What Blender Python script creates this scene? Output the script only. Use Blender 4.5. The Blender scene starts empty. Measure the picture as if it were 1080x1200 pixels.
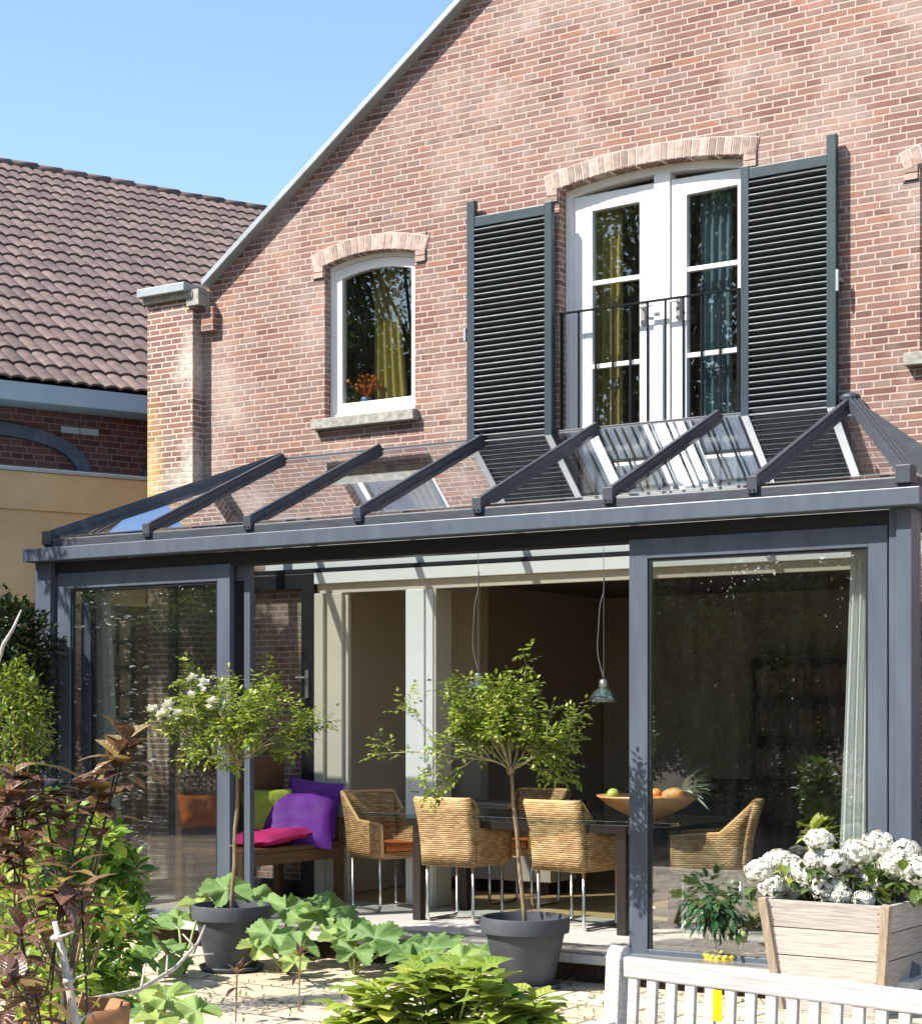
import bpy, bmesh, math, random
from math import sin, cos, pi, radians as R
from mathutils import Vector as V, Matrix, noise as mnoise
random.seed(7)
S = bpy.context.scene
COL = S.collection
GZ = -0.18                       # garden level; the conservatory floor is z = 0

# ------------------------------------------------------------------ helpers
CAMP = V((8.96, -9.67, 1.46)); YAW = R(33)
def at(px, py, Z):
    """point Z metres along the viewing direction (used to survey the garden)"""
    r = (px - 540) / 2100; u = (836 - py) / 2100
    return CAMP + Z * V((cos(YAW) * r - sin(YAW), sin(YAW) * r + cos(YAW), u))
def ground(px, py, z=GZ):
    d = at(px, py, 1) - CAMP
    return CAMP + d * ((z - CAMP.z) / d.z)

class MB:
    def __init__(self):
        self.v = []; self.f = []; self.r = []; self.g = []; self.tt = {}
    def face(self, pts, rnd=None, vein=None):
        n = len(self.v)
        self.v += [tuple(p) for p in pts]
        self.g += list(vein) if vein else [0.0] * len(pts)
        self.f.append(tuple(range(n, n + len(pts)))); self.r.append(random.random() if rnd is None else rnd)
    def mesh(self, vs, fs, rnd=None, vein=None, tt=None):
        n = len(self.v)
        if tt:
            for i, x in enumerate(tt): self.tt[n + i] = x
        self.v += [tuple(p) for p in vs]
        self.g += list(vein) if vein else [0.0] * len(vs)
        rr = random.random() if rnd is None else rnd
        for f in fs: self.f.append(tuple(i + n for i in f)); self.r.append(rr)
    def box(self, x0, x1, y0, y1, z0, z1, M=None):
        vs = [V((x, y, z)) for z in (z0, z1) for y in (y0, y1) for x in (x0, x1)]
        if M: vs = [M @ p for p in vs]
        self.mesh(vs, [(0, 2, 3, 1), (4, 5, 7, 6), (0, 1, 5, 4), (2, 6, 7, 3), (0, 4, 6, 2), (1, 3, 7, 5)]); return self
    def bar(self, a, b, w, h, up=V((0, 0, 1)), rnd=None):
        a = V(a); b = V(b); d = (b - a).normalized(); s = d.cross(up)
        s = s.normalized() if s.length > 1e-5 else V((1, 0, 0)); t = s.cross(d).normalized()
        vs = [p + s * (i * w / 2) + t * (j * h / 2) for p in (a, b) for i, j in ((-1, -1), (1, -1), (1, 1), (-1, 1))]
        self.mesh(vs, [(3, 2, 1, 0), (4, 5, 6, 7), (0, 1, 5, 4), (1, 2, 6, 5), (2, 3, 7, 6), (3, 0, 4, 7)], rnd); return self
    def tube(self, pts, r, n=8, rnd=None):
        pts = [V(p) for p in pts]
        rs = r if isinstance(r, (list, tuple)) else [r] * len(pts)
        vs = []; fs = []; up = V((0.3, 0.2, 1)).normalized()
        for i, p in enumerate(pts):
            d = (pts[min(i + 1, len(pts) - 1)] - pts[max(i - 1, 0)]).normalized()
            s = d.cross(up)
            if s.length < 0.05: s = d.cross(V((1, 0, 0)))
            s.normalize(); t = s.cross(d); up = t
            for k in range(n):
                a = 2 * pi * k / n; vs.append(p + (s * cos(a) + t * sin(a)) * rs[i])
        for i in range(len(pts) - 1):
            for k in range(n):
                k2 = (k + 1) % n
                fs.append((i * n + k, i * n + k2, (i + 1) * n + k2, (i + 1) * n + k))
        fs.append(tuple(range(n))[::-1]); fs.append(tuple((len(pts) - 1) * n + k for k in range(n)))
        self.mesh(vs, fs, rnd); return self
    def lathe(self, prof, n=32, c=(0, 0, 0), closed=False):
        vs = []; fs = []; c = V(c)
        for (r, z) in prof:
            for k in range(n):
                a = 2 * pi * k / n; vs.append(c + V((r * cos(a), r * sin(a), z)))
        m = len(prof)
        for i in range(m - 1 + (1 if closed else 0)):
            j = (i + 1) % m
            for k in range(n):
                k2 = (k + 1) % n; fs.append((i * n + k, i * n + k2, j * n + k2, j * n + k))
        if not closed:
            fs.append(tuple(range(n))[::-1]); fs.append(tuple((m - 1) * n + k for k in range(n)))
        self.mesh(vs, fs); return self
    def blob(self, c, rx, ry, rz, n=12, m=8, M=None, wob=0.0):
        vs = []; fs = []; c = V(c)
        for i in range(m + 1):
            t = pi * i / m
            for k in range(n):
                a = 2 * pi * k / n
                p = V((sin(t) * cos(a), sin(t) * sin(a), cos(t)))
                p *= 1 + wob * mnoise.noise(p * 2.3 + c * 5)
                p = V((p.x * rx, p.y * ry, p.z * rz))
                vs.append(c + (M @ p if M else p))
        for i in range(m):
            for k in range(n):
                k2 = (k + 1) % n; fs.append((i * n + k, (i + 1) * n + k, (i + 1) * n + k2, i * n + k2))
        self.mesh(vs, fs); return self
    def slab(self, poly, depth, fn):
        """poly in 2-D, fn(u,v,d)->xyz, extruded from d=0 to depth"""
        n = len(poly)
        vs = [fn(u, v, 0) for u, v in poly] + [fn(u, v, depth) for u, v in poly]
        fs = [tuple(range(n)), tuple(range(2 * n - 1, n - 1, -1))] + [(i, n + i, n + (i + 1) % n, (i + 1) % n) for i in range(n)]
        self.mesh(vs, fs); return self
    def build(self, name, m, parent=None, smooth=False, bev=0, sub=0, origin=None):
        off = V(origin) if origin is not None else (V(parent.get('_o', (0, 0, 0))) if parent else V((0, 0, 0)))
        me = bpy.data.meshes.new(name)
        me.from_pydata([tuple(V(p) - off) for p in self.v], [], self.f)
        at_ = me.attributes.new('rnd', 'FLOAT', 'FACE'); at_.data.foreach_set('value', self.r)
        if any(self.g):
            b_ = me.attributes.new('vein', 'FLOAT', 'POINT'); b_.data.foreach_set('value', self.g)
        if self.tt:
            c_ = me.attributes.new('along', 'FLOAT', 'POINT'); c_.data.foreach_set('value', [self.tt.get(i, 0.0) for i in range(len(self.v))])
        me.materials.append(m)
        bm = bmesh.new(); bm.from_mesh(me)
        if sub or bev: bmesh.ops.remove_doubles(bm, verts=bm.verts, dist=1e-6)
        if len(bm.faces) < 30000 and not name.startswith(('crown', 'foliage', 'leaf')): bmesh.ops.recalc_face_normals(bm, faces=bm.faces)
        bm.to_mesh(me); bm.free()
        if smooth: me.polygons.foreach_set('use_smooth', [True] * len(me.polygons))
        o = bpy.data.objects.new(name, me); COL.objects.link(o)
        if parent:
            o.parent = parent; o['_o'] = tuple(off)
        else:
            o.location = off
        if bev:
            b = o.modifiers.new('bevel', 'BEVEL'); b.width = bev; b.segments = 2; b.limit_method = 'ANGLE'; b.angle_limit = R(40)
        if sub:
            b = o.modifiers.new('smooth', 'SUBSURF'); b.levels = sub; b.render_levels = sub
        return o
def tag(o, label=None, cat=None, group=None, kind=None):
    for k, val in (('label', label), ('category', cat), ('group', group), ('kind', kind)):
        if val: o[k] = val
    return o
def thing(name, label, cat, loc=(0, 0, 0), group=None):
    o = bpy.data.objects.new(name, None); COL.objects.link(o); o.location = loc; o['_o'] = tuple(loc)
    o.empty_display_size = 0.1
    return tag(o, label, cat, group)
def local(name, label, cat, loc, rz=0, group=None):
    """a thing whose parts are built about the origin"""
    o = thing(name, label, cat, (0, 0, 0), group); o.location = loc; o.rotation_euler = (0, 0, rz); return o
def copy_tree(o, parent=None):
    c = o.copy(); COL.objects.link(c)
    if parent: c.parent = parent
    for ch in list(o.children): copy_tree(ch, c)
    return c

# ------------------------------------------------------------------ materials
class NT:
    def __init__(self, name):
        self.m = bpy.data.materials.new(name); self.m.use_nodes = True
        self.t = self.m.node_tree; self.t.nodes.clear()
        self.out = self.n('ShaderNodeOutputMaterial')
    def n(self, typ, **kw):
        nd = self.t.nodes.new(typ)
        for k, v_ in kw.items(): setattr(nd, k, v_)
        return nd
    def l(self, a, b): self.t.links.new(a, b)
    def set(self, sock, val):
        if hasattr(val, 'is_output') or isinstance(val, bpy.types.NodeSocket): self.l(val, sock)
        else: sock.default_value = val
    def math(self, op, a, b=0.0, c=None):
        nd = self.n('ShaderNodeMath', operation=op); self.set(nd.inputs[0], a); self.set(nd.inputs[1], b)
        if c is not None: self.set(nd.inputs[2], c)
        return nd.outputs[0]
    def mix(self, f, a, b, typ='MIX'):
        nd = self.n('ShaderNodeMix', data_type='RGBA', blend_type=typ, clamp_factor=True)
        self.set(nd.inputs[0], f)
        for i, val in ((6, a), (7, b)):
            if isinstance(val, (tuple, list)): nd.inputs[i].default_value = (*val[:3], 1)
            else: self.l(val, nd.inputs[i])
        return nd.outputs[2]
    def noise(self, scale, detail=3, vec=None, rough=.55):
        nd = self.n('ShaderNodeTexNoise'); nd.inputs['Scale'].default_value = scale; nd.inputs['Detail'].default_value = detail
        nd.inputs['Roughness'].default_value = rough
        self.l(vec if vec else self.coord(), nd.inputs['Vector']); return nd.outputs['Fac']
    def coord(self):
        if not hasattr(self, '_c'): self._c = self.n('ShaderNodeTexCoord').outputs['Object']
        return self._c
    def ramp(self, f, stops):
        nd = self.n('ShaderNodeValToRGB'); self.l(f, nd.inputs[0]); e = nd.color_ramp.elements
        while len(e) < len(stops): e.new(.5)
        for el, (p, c) in zip(e, stops): el.position = p; el.color = (*c, 1) if len(c) == 3 else c
        return nd.outputs[0]
    def attr(self, name): return self.n('ShaderNodeAttribute', attribute_name=name).outputs['Fac']
    def bsdf(self, col, rough=.5, metal=0, spec=.5, bump=None, bstr=.3, bdist=.01):
        b = self.n('ShaderNodeBsdfPrincipled')
        if isinstance(col, (tuple, list)): b.inputs['Base Color'].default_value = (*col[:3], 1)
        else: self.l(col, b.inputs['Base Color'])
        self.set(b.inputs['Roughness'], rough); b.inputs['Metallic'].default_value = metal
        b.inputs['Specular IOR Level'].default_value = spec
        if bump is not None:
            bn = self.n('ShaderNodeBump'); bn.inputs['Strength'].default_value = bstr; bn.inputs['Distance'].default_value = bdist
            self.l(bump, bn.inputs['Height']); self.l(bn.outputs[0], b.inputs['Normal'])
        return b.outputs[0]
    def done(self, sh): self.l(sh, self.out.inputs[0]); return self.m

def plain(name, col, rough=.5, metal=0, var=.12, scale=6, bump=0, spec=.5, stretch=None, rnd=0):
    t = NT(name); vec = None
    if stretch:
        mp = t.n('ShaderNodeMapping'); mp.inputs['Scale'].default_value = stretch; t.l(t.coord(), mp.inputs[0]); vec = mp.outputs[0]
    nz = t.noise(scale, 5, vec)
    d = tuple(c * (1 - var) for c in col); e = tuple(min(1, c * (1 + var)) for c in col)
    c = t.ramp(nz, [(.3, d), (.7, e)])
    if rnd:
        f = t.math('MULTIPLY_ADD', t.attr('rnd'), 2 * rnd, 1 - rnd)
        nd = t.n('ShaderNodeMix', data_type='RGBA', blend_type='MULTIPLY'); nd.inputs[0].default_value = 1
        t.l(c, nd.inputs[6]); t.l(f, nd.inputs[7]); c = nd.outputs[2]
    rg = t.math('MULTIPLY_ADD', t.noise(scale * 2.3, 3, vec), .16, rough - .08)
    return t.done(t.bsdf(c, rg, metal, spec, nz if bump else None, bump, .01))

def leafmat(name, stops, rough=.42, transl=.32, vein=None, spec=.45):
    t = NT(name)
    c = t.ramp(t.attr('rnd'), stops)
    c = t.mix(t.math('MULTIPLY', t.noise(22, 3), .35), c, t.mix(.5, c, (0, 0, 0)))
    side = None
    if vein:
        ph = t.math('SUBTRACT', t.math('MULTIPLY', t.attr('along'), 6.5), t.math('MULTIPLY', t.math('SUBTRACT', 1, t.attr('vein')), 1.5))
        side = t.math('POWER', t.math('ABSOLUTE', t.math('COSINE', t.math('MULTIPLY', ph, pi))), 7)
        side = t.math('MULTIPLY', side, t.math('GREATER_THAN', t.attr('along'), .001))
        c = t.mix(t.math('MULTIPLY', side, .42), c, vein)
    if vein: c = t.mix(t.math('MULTIPLY', t.math('POWER', t.attr('vein'), 5.0), .7), c, vein)
    yb = t.n('ShaderNodeMapRange'); t.l(t.noise(13, 4), yb.inputs[0]); yb.inputs[1].default_value = .6; yb.inputs[2].default_value = .72
    c = t.mix(t.math('MULTIPLY', yb.outputs[0], .3), c, t.mix(.5, c, (.40, .36, .06))) if transl > .21 and not name.startswith(('white', 'yellow_pet')) else c
    b = t.bsdf(c, rough, 0, spec, t.math('SUBTRACT', t.noise(38, 4), t.math('MULTIPLY', side, .8)) if side is not None else t.noise(38, 4), .6, .006)
    tr = t.n('ShaderNodeBsdfTranslucent'); t.l(t.mix(.55, c, t.mix(1, c, (1.0, .95, .25), 'MULTIPLY')), tr.inputs[0])
    mx = t.n('ShaderNodeMixShader'); mx.inputs[0].default_value = transl; t.l(b, mx.inputs[1]); t.l(tr.outputs[0], mx.inputs[2])
    return t.done(mx.outputs[0])

def glassmat(name, f0, tint=(.86, .9, .88), power=5.0, f90=1.0):
    t = NT(name)
    lw = t.n('ShaderNodeLayerWeight'); lw.inputs[0].default_value = .5
    fac = t.math('MULTIPLY_ADD', t.math('POWER', lw.outputs['Facing'], power), f90 - f0, f0)
    g = t.n('ShaderNodeBsdfGlossy'); g.inputs['Roughness'].default_value = .004; g.inputs['Color'].default_value = (.93, .96, 1, 1)
    tr = t.n('ShaderNodeBsdfTransparent'); tr.inputs[0].default_value = (*tint, 1)
    mx = t.n('ShaderNodeMixShader'); t.l(fac, mx.inputs[0]); t.l(tr.outputs[0], mx.inputs[1]); t.l(g.outputs[0], mx.inputs[2])
    bn = t.n('ShaderNodeBump'); bn.inputs['Strength'].default_value = .012; bn.inputs['Distance'].default_value = .02
    t.l(t.noise(1.6, 1), bn.inputs['Height']); t.l(bn.outputs[0], g.inputs['Normal'])
    df = t.n('ShaderNodeBsdfDiffuse'); df.inputs[0].default_value = (.5, .49, .46, 1); mq = t.n('ShaderNodeMapping'); mq.inputs['Scale'].default_value = (6, 6, .9); t.l(t.coord(), mq.inputs[0])
    m2 = t.n('ShaderNodeMixShader'); t.l(t.math('MULTIPLY', t.math('POWER', t.noise(3, 5, mq.outputs[0]), 3), .018), m2.inputs[0]); t.l(mx.outputs[0], m2.inputs[1]); t.l(df.outputs[0], m2.inputs[2])
    return t.done(m2.outputs[0])

def brickmat(name, stops, mortar, course=.0465, st=.23, joint=.0052, eff=.3, lichen=0, bond=True, effcol=(.62, .55, .49)):
    t = NT(name)
    sep = t.n('ShaderNodeSeparateXYZ'); t.l(t.coord(), sep.inputs[0])
    wob = t.math('MULTIPLY_ADD', t.noise(9, 2), .006, -.003)
    u0 = t.math('ADD', t.math('ADD', sep.outputs[0], sep.outputs[1]), wob)
    w0 = t.math('ADD', t.math('DIVIDE', t.math('ADD', sep.outputs[2], t.math('MULTIPLY_ADD', t.noise(5, 2), .008, -.004)), course), 400)
    row = t.math('FLOOR', w0); fv = t.math('FRACT', w0)
    par = t.math('MODULO', row, 2)
    wd = t.math('MULTIPLY_ADD', par, -st / 2 if bond else 0, st)
    half = t.math('MODULO', t.math('FLOOR', t.math('DIVIDE', row, 2)), 2)
    off = t.math('ADD', t.math('MULTIPLY', half, st / 2), t.math('MULTIPLY', par, st / 4))
    jit = t.n('ShaderNodeTexWhiteNoise', noise_dimensions='1D'); t.l(row, jit.inputs['W'])
    off = t.math('ADD', off, t.math('MULTIPLY', jit.outputs[0], .03))
    u = t.math('ADD', t.math('DIVIDE', t.math('ADD', u0, off), wd), 500)
    idx = t.math('FLOOR', u); fu = t.math('FRACT', u)
    eu = t.math('MULTIPLY', t.math('MINIMUM', fu, t.math('SUBTRACT', 1, fu)), wd)
    ev = t.math('MULTIPLY', t.math('MINIMUM', fv, t.math('SUBTRACT', 1, fv)), course)
    dist = t.math('ADD', t.math('MINIMUM', eu, ev), t.math('MULTIPLY_ADD', t.noise(60, 2), .004, -.002))
    mask = t.n('ShaderNodeMapRange', interpolation_type='SMOOTHSTEP'); t.l(dist, mask.inputs[0])
    mask.inputs[1].default_value = joint - .0014; mask.inputs[2].default_value = joint + .0014
    mask = mask.outputs[0]
    cv = t.n('ShaderNodeCombineXYZ'); t.l(idx, cv.inputs[0]); t.l(row, cv.inputs[1])
    wn = t.n('ShaderNodeTexWhiteNoise', noise_dimensions='2D'); t.l(cv.outputs[0], wn.inputs['Vector'])
    bc = t.ramp(t.math('MULTIPLY_ADD', t.noise(30, 3), .22, t.math('MULTIPLY_ADD', wn.outputs[0], .9, -.06)), stops)
    sp = t.math('GREATER_THAN', t.noise(55, 3), .63)
    bc = t.mix(t.math('MULTIPLY', sp, .45), bc, t.mix(.6, bc, (.05, .03, .03)))
    e1 = t.n('ShaderNodeMapRange'); t.l(t.noise(1.1, 5, None, .65), e1.inputs[0]); e1.inputs[1].default_value = .48; e1.inputs[2].default_value = .75
    e2 = t.math('MULTIPLY', t.math('MULTIPLY', e1.outputs[0], t.noise(26, 4)), eff * 2.2)
    bc = t.mix(e2, bc, effcol)
    mc = t.mix(t.noise(14, 3), tuple(c * .86 for c in mortar), mortar)
    c = t.mix(mask, mc, bc)
    mp = t.n('ShaderNodeMapping'); mp.inputs['Scale'].default_value = (3.2, 3.2, .28); t.l(t.coord(), mp.inputs[0])
    stn = t.n('ShaderNodeMapRange'); t.l(t.math('ADD', t.math('MULTIPLY', t.noise(1.5, 5, mp.outputs[0], .6), .6), t.math('MULTIPLY', t.noise(.7, 4), .4)), stn.inputs[0]); stn.inputs[1].default_value = .50; stn.inputs[2].default_value = .68
    c = t.mix(t.math('MULTIPLY', stn.outputs[0], .24), c, t.mix(.72, c, (.05, .04, .038)))
    if lichen:
        lz = t.n('ShaderNodeMapRange'); t.l(sep.outputs[2], lz.inputs[0]); lz.inputs[1].default_value = 4.3; lz.inputs[2].default_value = 3.2
        lx = t.n('ShaderNodeMapRange'); t.l(t.math('ADD', sep.outputs[0], t.math('MULTIPLY_ADD', t.noise(9, 3), .12, 4.54)), lx.inputs[0]); lx.inputs[1].default_value = .24; lx.inputs[2].default_value = .06
        lw_ = t.n('ShaderNodeMapRange'); t.l(sep.outputs[2], lw_.inputs[0]); lw_.inputs[1].default_value = 2.3; lw_.inputs[2].default_value = 3.0
        lf = t.math('MULTIPLY', t.math('MULTIPLY', t.math('MULTIPLY', lz.outputs[0], lw_.outputs[0]), lx.outputs[0]), t.math('MULTIPLY', t.noise(7, 4), 1.5))
        c = t.mix(lf, c, (.62, .40, .10))
    h = t.math('ADD', mask, t.math('MULTIPLY', t.noise(80, 3), .25))
    return t.done(t.bsdf(c, .86, 0, .25, h, .55, .006))

BRICKS = [(0, (.125, .068, .057)), (.2, (.212, .105, .082)), (.42, (.237, .133, .104)), (.6, (.197, .130, .110)), (.78, (.292, .142, .095)), (.92, (.248, .178, .147)), (1, (.162, .117, .113))]
M = {}
M['brick'] = brickmat('red_brick', BRICKS, (.49, .395, .34), joint=.0050, eff=.45)
M['pilaster'] = brickmat('weathered_brick', BRICKS, (.58, .51, .43), eff=.95, lichen=1, effcol=(.72, .66, .56))
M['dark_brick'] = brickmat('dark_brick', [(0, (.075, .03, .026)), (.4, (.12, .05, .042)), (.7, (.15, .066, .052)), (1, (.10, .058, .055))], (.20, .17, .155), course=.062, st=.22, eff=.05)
M['arch'] = plain('arch_brick', (.37, .275, .23), .85, var=.25, scale=25, bump=.3, rnd=.32, spec=.2)
M['arch_grey'] = plain('blue_grey_brick', (.075, .095, .12), .8, var=.2, scale=20, rnd=.25, spec=.3)
M['mortar'] = plain('mortar', (.66, .58, .51), .9, var=.12, scale=30, bump=.3, spec=.2)
M['slate'] = plain('slate_grey_paint', (.074, .092, .120), .40, var=.16, scale=3, stretch=(2.5, 2.5, .5), spec=.45)
M['slate_dark'] = plain('weathered_slate_paint', (.042, .050, .062), .5, var=.22, scale=7, spec=.4, stretch=(1, 1, 6))
M['rail'] = plain('matt_black_railing', (.012, .013, .015), .85, var=.1, spec=.12)
M['lit_edge'] = plain('sunlit_slat_edges', (.17, .18, .185), .6, var=.25, scale=12, rnd=.25)  # pale grey stands in for sunlight catching the slat edges
M['black_metal'] = plain('black_frame_paint', (.012, .013, .016), .4, var=.1)
M['green_dark'] = plain('dark_green_shutter_paint', (.024, .043, .052), .4, var=.16, scale=4)
M['louvre'] = plain('shutter_louvre_paint', (.016, .021, .024), .6, var=.15, scale=6, rnd=.2)
M['white'] = plain('white_window_paint', (.80, .80, .78), .38, var=.03, scale=3)
M['white_panel'] = plain('white_board_paint', (.74, .77, .74), .5, var=.03)
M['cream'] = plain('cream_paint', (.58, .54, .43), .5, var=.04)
M['stone'] = plain('sill_stone', (.30, .29, .25), .85, var=.35, scale=24, bump=.4)
M['zinc'] = plain('zinc_capping', (.32, .36, .375), .45, var=.12, scale=5, metal=.2)
M['roof_glass'] = glassmat('solar_roof_glass', .33, (.93, .96, .96), 2.4, .95)
M['clear_glass'] = glassmat('clear_glass', .03, (.97, .98, .97), 5.0, .8)
M['glass'] = glassmat('window_glass', .145, (.95, .965, .955))
M['glass_up'] = glassmat('upper_window_glass', .10, (.82, .86, .84), 4.0)
M['lamp_glass'] = glassmat('lamp_glass', .12, (.72, .86, .84), 2.0, .8)
M['tile'] = plain('roof_tile_clay', (.145, .103, .089), .8, var=.28, scale=7, rnd=.2, spec=.25, bump=.2)
M['yellow'] = plain('ochre_render', (.60, .47, .27), .85, var=.16, scale=1.4, bump=.1, spec=.2)
M['bluegrey'] = plain('blue_grey_gutter_paint', (.33, .42, .46), .5, var=.06)
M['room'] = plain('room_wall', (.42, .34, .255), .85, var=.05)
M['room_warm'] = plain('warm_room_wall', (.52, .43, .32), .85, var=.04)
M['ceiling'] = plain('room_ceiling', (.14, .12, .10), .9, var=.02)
M['dark_wood'] = plain('dark_table_wood', (.018, .013, .011), .35, var=.25, scale=10, stretch=(1, 8, 8))
M['table_top'] = glassmat('smoked_glass_top', .07, (.80, .86, .84))
M['brown_wood'] = plain('brown_bench_wood', (.13, .066, .03), .5, var=.35, scale=7, stretch=(2, .6, 9))
M['oak'] = plain('bowl_wood', (.52, .27, .11), .35, var=.25, scale=9, stretch=(1, 1, 6))
M['grey_wood'] = plain('bleached_bench_wood', (.40, .39, .375), .8, var=.17, scale=9, stretch=(.5, 6, 10), bump=.35, spec=.25)
M['plank'] = plain('weathered_planter_planks', (.37, .34, .305), .8, var=.26, scale=5, stretch=(1.2, 1.2, 26), bump=.4, rnd=.2, spec=.2)
M['plank_edge'] = plain('planter_corner_wood', (.31, .245, .18), .8, var=.25, scale=8, stretch=(6, 6, 1), bump=.3, spec=.2)
M['chrome'] = plain('brushed_steel', (.62, .62, .6), .25, metal=1, var=.05)
M['orange_leather'] = plain('orange_seat_leather', (.45, .11, .02), .5, var=.12)
M['pot'] = plain('anthracite_pot', (.052, .057, .066), .6, var=.3, scale=5, spec=.4)
M['soil'] = plain('potting_soil', (.045, .032, .022), .95, var=.5, scale=40, bump=.8, spec=.1)
M['terracotta'] = plain('terracotta', (.33, .15, .06), .8, var=.25, scale=9)
M['yellow_glaze'] = plain('yellow_glaze', (.72, .50, .05), .3, var=.15, scale=20)
M['tagyellow'] = plain('yellow_plastic', (.85, .68, .0), .4, var=.03)
M['bark'] = plain('bark', (.24, .17, .10), .85, var=.4, scale=30, stretch=(3, 3, .6), bump=.5, spec=.2)
M['twig'] = plain('pale_twig_bark', (.44, .40, .35), .8, var=.3, scale=40, bump=.3, spec=.2)
M['tree_bark'] = plain('tree_bark', (.09, .07, .055), .9, var=.4, scale=14, bump=.6, spec=.15)
M['green_stem'] = plain('green_stem', (.22, .30, .09), .6, var=.2)
M['branch'] = plain('rose_branch', (.30, .27, .14), .7, var=.3, scale=30)
M['green_cloth'] = plain('lime_cushion', (.36, .42, .06), .9, var=.12, scale=14, bump=.2, spec=.1)
M['pink_cloth'] = plain('magenta_cushion', (.50, .035, .16), .9, var=.12, scale=12, bump=.2, spec=.1)
M['purple_cloth'] = plain('purple_cushion', (.13, .022, .25), .6, var=.25, scale=9, bump=.3, spec=.35)
M['orange_cloth'] = plain('orange_cushion', (.50, .12, .02), .9, var=.15, scale=14, bump=.2, spec=.1)
M['lampmetal'] = plain('satin_metal', (.45, .44, .42), .35, metal=.8, var=.05)
M['cable'] = plain('grey_cable', (.22, .20, .19), .6, var=.05)
M['orange'] = plain('orange_peel', (.75, .25, .02), .45, var=.15, scale=60, bump=.3)
M['pineapple'] = plain('pineapple_skin', (.42, .22, .05), .6, var=.5, scale=26, bump=.6)
M['dark_cloth'] = plain('dark_upholstery', (.02, .018, .018), .85, var=.25, bump=.1)
M['pale_board'] = plain('pale_sideboard', (.45, .41, .35), .5, var=.05)
M['blue_glaze'] = plain('blue_glaze', (.16, .26, .48), .3, var=.15)
M['grey_glaze'] = plain('grey_fibre_planter', (.40, .41, .38), .7, var=.1)
M['petal'] = leafmat('white_petals', [(0, (.78, .77, .72)), (.8, (.86, .85, .82)), (1, (.80, .78, .66))], .6, .25)
M['yellowflower'] = leafmat('yellow_petals', [(0, (.75, .55, .03)), (1, (.8, .68, .12))], .6, .25)
M['rose_leaf'] = leafmat('rose_leaves', [(0, (.10, .17, .018)), (.5, (.22, .31, .03)), (.85, (.36, .43, .06)), (1, (.46, .48, .12))])
M['fresh_leaf'] = leafmat('yellow_green_leaves', [(0, (.13, .24, .02)), (.5, (.30, .43, .045)), (1, (.55, .58, .11))], .4, .38, (.42, .50, .16))
M['hyd_leaf'] = leafmat('hydrangea_leaves', [(0, (.02, .06, .01)), (.5, (.06, .13, .015)), (.8, (.17, .25, .03)), (1, (.42, .44, .06))], .45, .35, (.20, .28, .09))
M['mid_leaf'] = leafmat('mid_green_leaves', [(0, (.04, .11, .016)), (.5, (.11, .23, .028)), (1, (.28, .40, .05))])
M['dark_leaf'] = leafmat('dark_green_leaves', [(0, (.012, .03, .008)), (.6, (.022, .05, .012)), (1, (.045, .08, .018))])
M['glossy_leaf'] = leafmat('glossy_citrus_leaves', [(0, (.015, .06, .018)), (.6, (.03, .10, .028)), (1, (.08, .17, .04))], .28, .2)
M['box_leaf'] = leafmat('box_leaves', [(0, (.05, .11, .012)), (.5, (.14, .22, .022)), (1, (.36, .40, .05))])
M['purple_leaf'] = leafmat('bronze_leaves', [(0, (.07, .032, .026)), (.4, (.16, .08, .055)), (.75, (.25, .145, .075)), (1, (.42, .32, .07))], .28, .25, (.30, .18, .13), .8)
M['squash_leaf'] = leafmat('squash_leaves', [(0, (.12, .23, .055)), (.6, (.20, .33, .09)), (1, (.34, .43, .10))], .6, .3, (.42, .50, .30))
M['needle'] = leafmat('rosemary_needles', [(0, (.05, .10, .03)), (1, (.12, .20, .06))])
M['tree_leaf'] = leafmat('garden_tree_leaves', [(0, (.08, .12, .03)), (.6, (.16, .22, .05)), (1, (.30, .34, .10))], .35, .45)
M['red_leaf'] = leafmat('copper_tree_leaves', [(0, (.13, .06, .025)), (1, (.28, .15, .05))], .4, .4)
M['weed'] = leafmat('weed_leaves', [(0, (.08, .13, .02)), (.6, (.17, .21, .05)), (1, (.32, .30, .12))])
M['pine_leaf'] = leafmat('pineapple_leaves', [(0, (.16, .26, .15)), (1, (.36, .46, .32))], .5, .1)

def clothmat(name, col, transp=.12, transl=.4, fold=0):
    t = NT(name); b = t.n('ShaderNodeBsdfDiffuse'); b.inputs[0].default_value = (*col, 1)
    tr = t.n('ShaderNodeBsdfTranslucent'); tr.inputs[0].default_value = (*col, 1)
    m1 = t.n('ShaderNodeMixShader'); m1.inputs[0].default_value = transl; t.l(b.outputs[0], m1.inputs[1]); t.l(tr.outputs[0], m1.inputs[2])
    tp = t.n('ShaderNodeBsdfTransparent'); m2 = t.n('ShaderNodeMixShader'); m2.inputs[0].default_value = transp
    t.l(m1.outputs[0], m2.inputs[1]); t.l(tp.outputs[0], m2.inputs[2]); return t.done(m2.outputs[0])
M['sheer'] = clothmat('sheer_pale_curtain', (.90, .93, .91), .08)
M['yellow_curtain'] = clothmat('yellow_curtain', (.60, .47, .16), 0, .35)
M['blue_curtain'] = clothmat('blue_grey_curtain', (.26, .36, .42), .05, .35)

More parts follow.
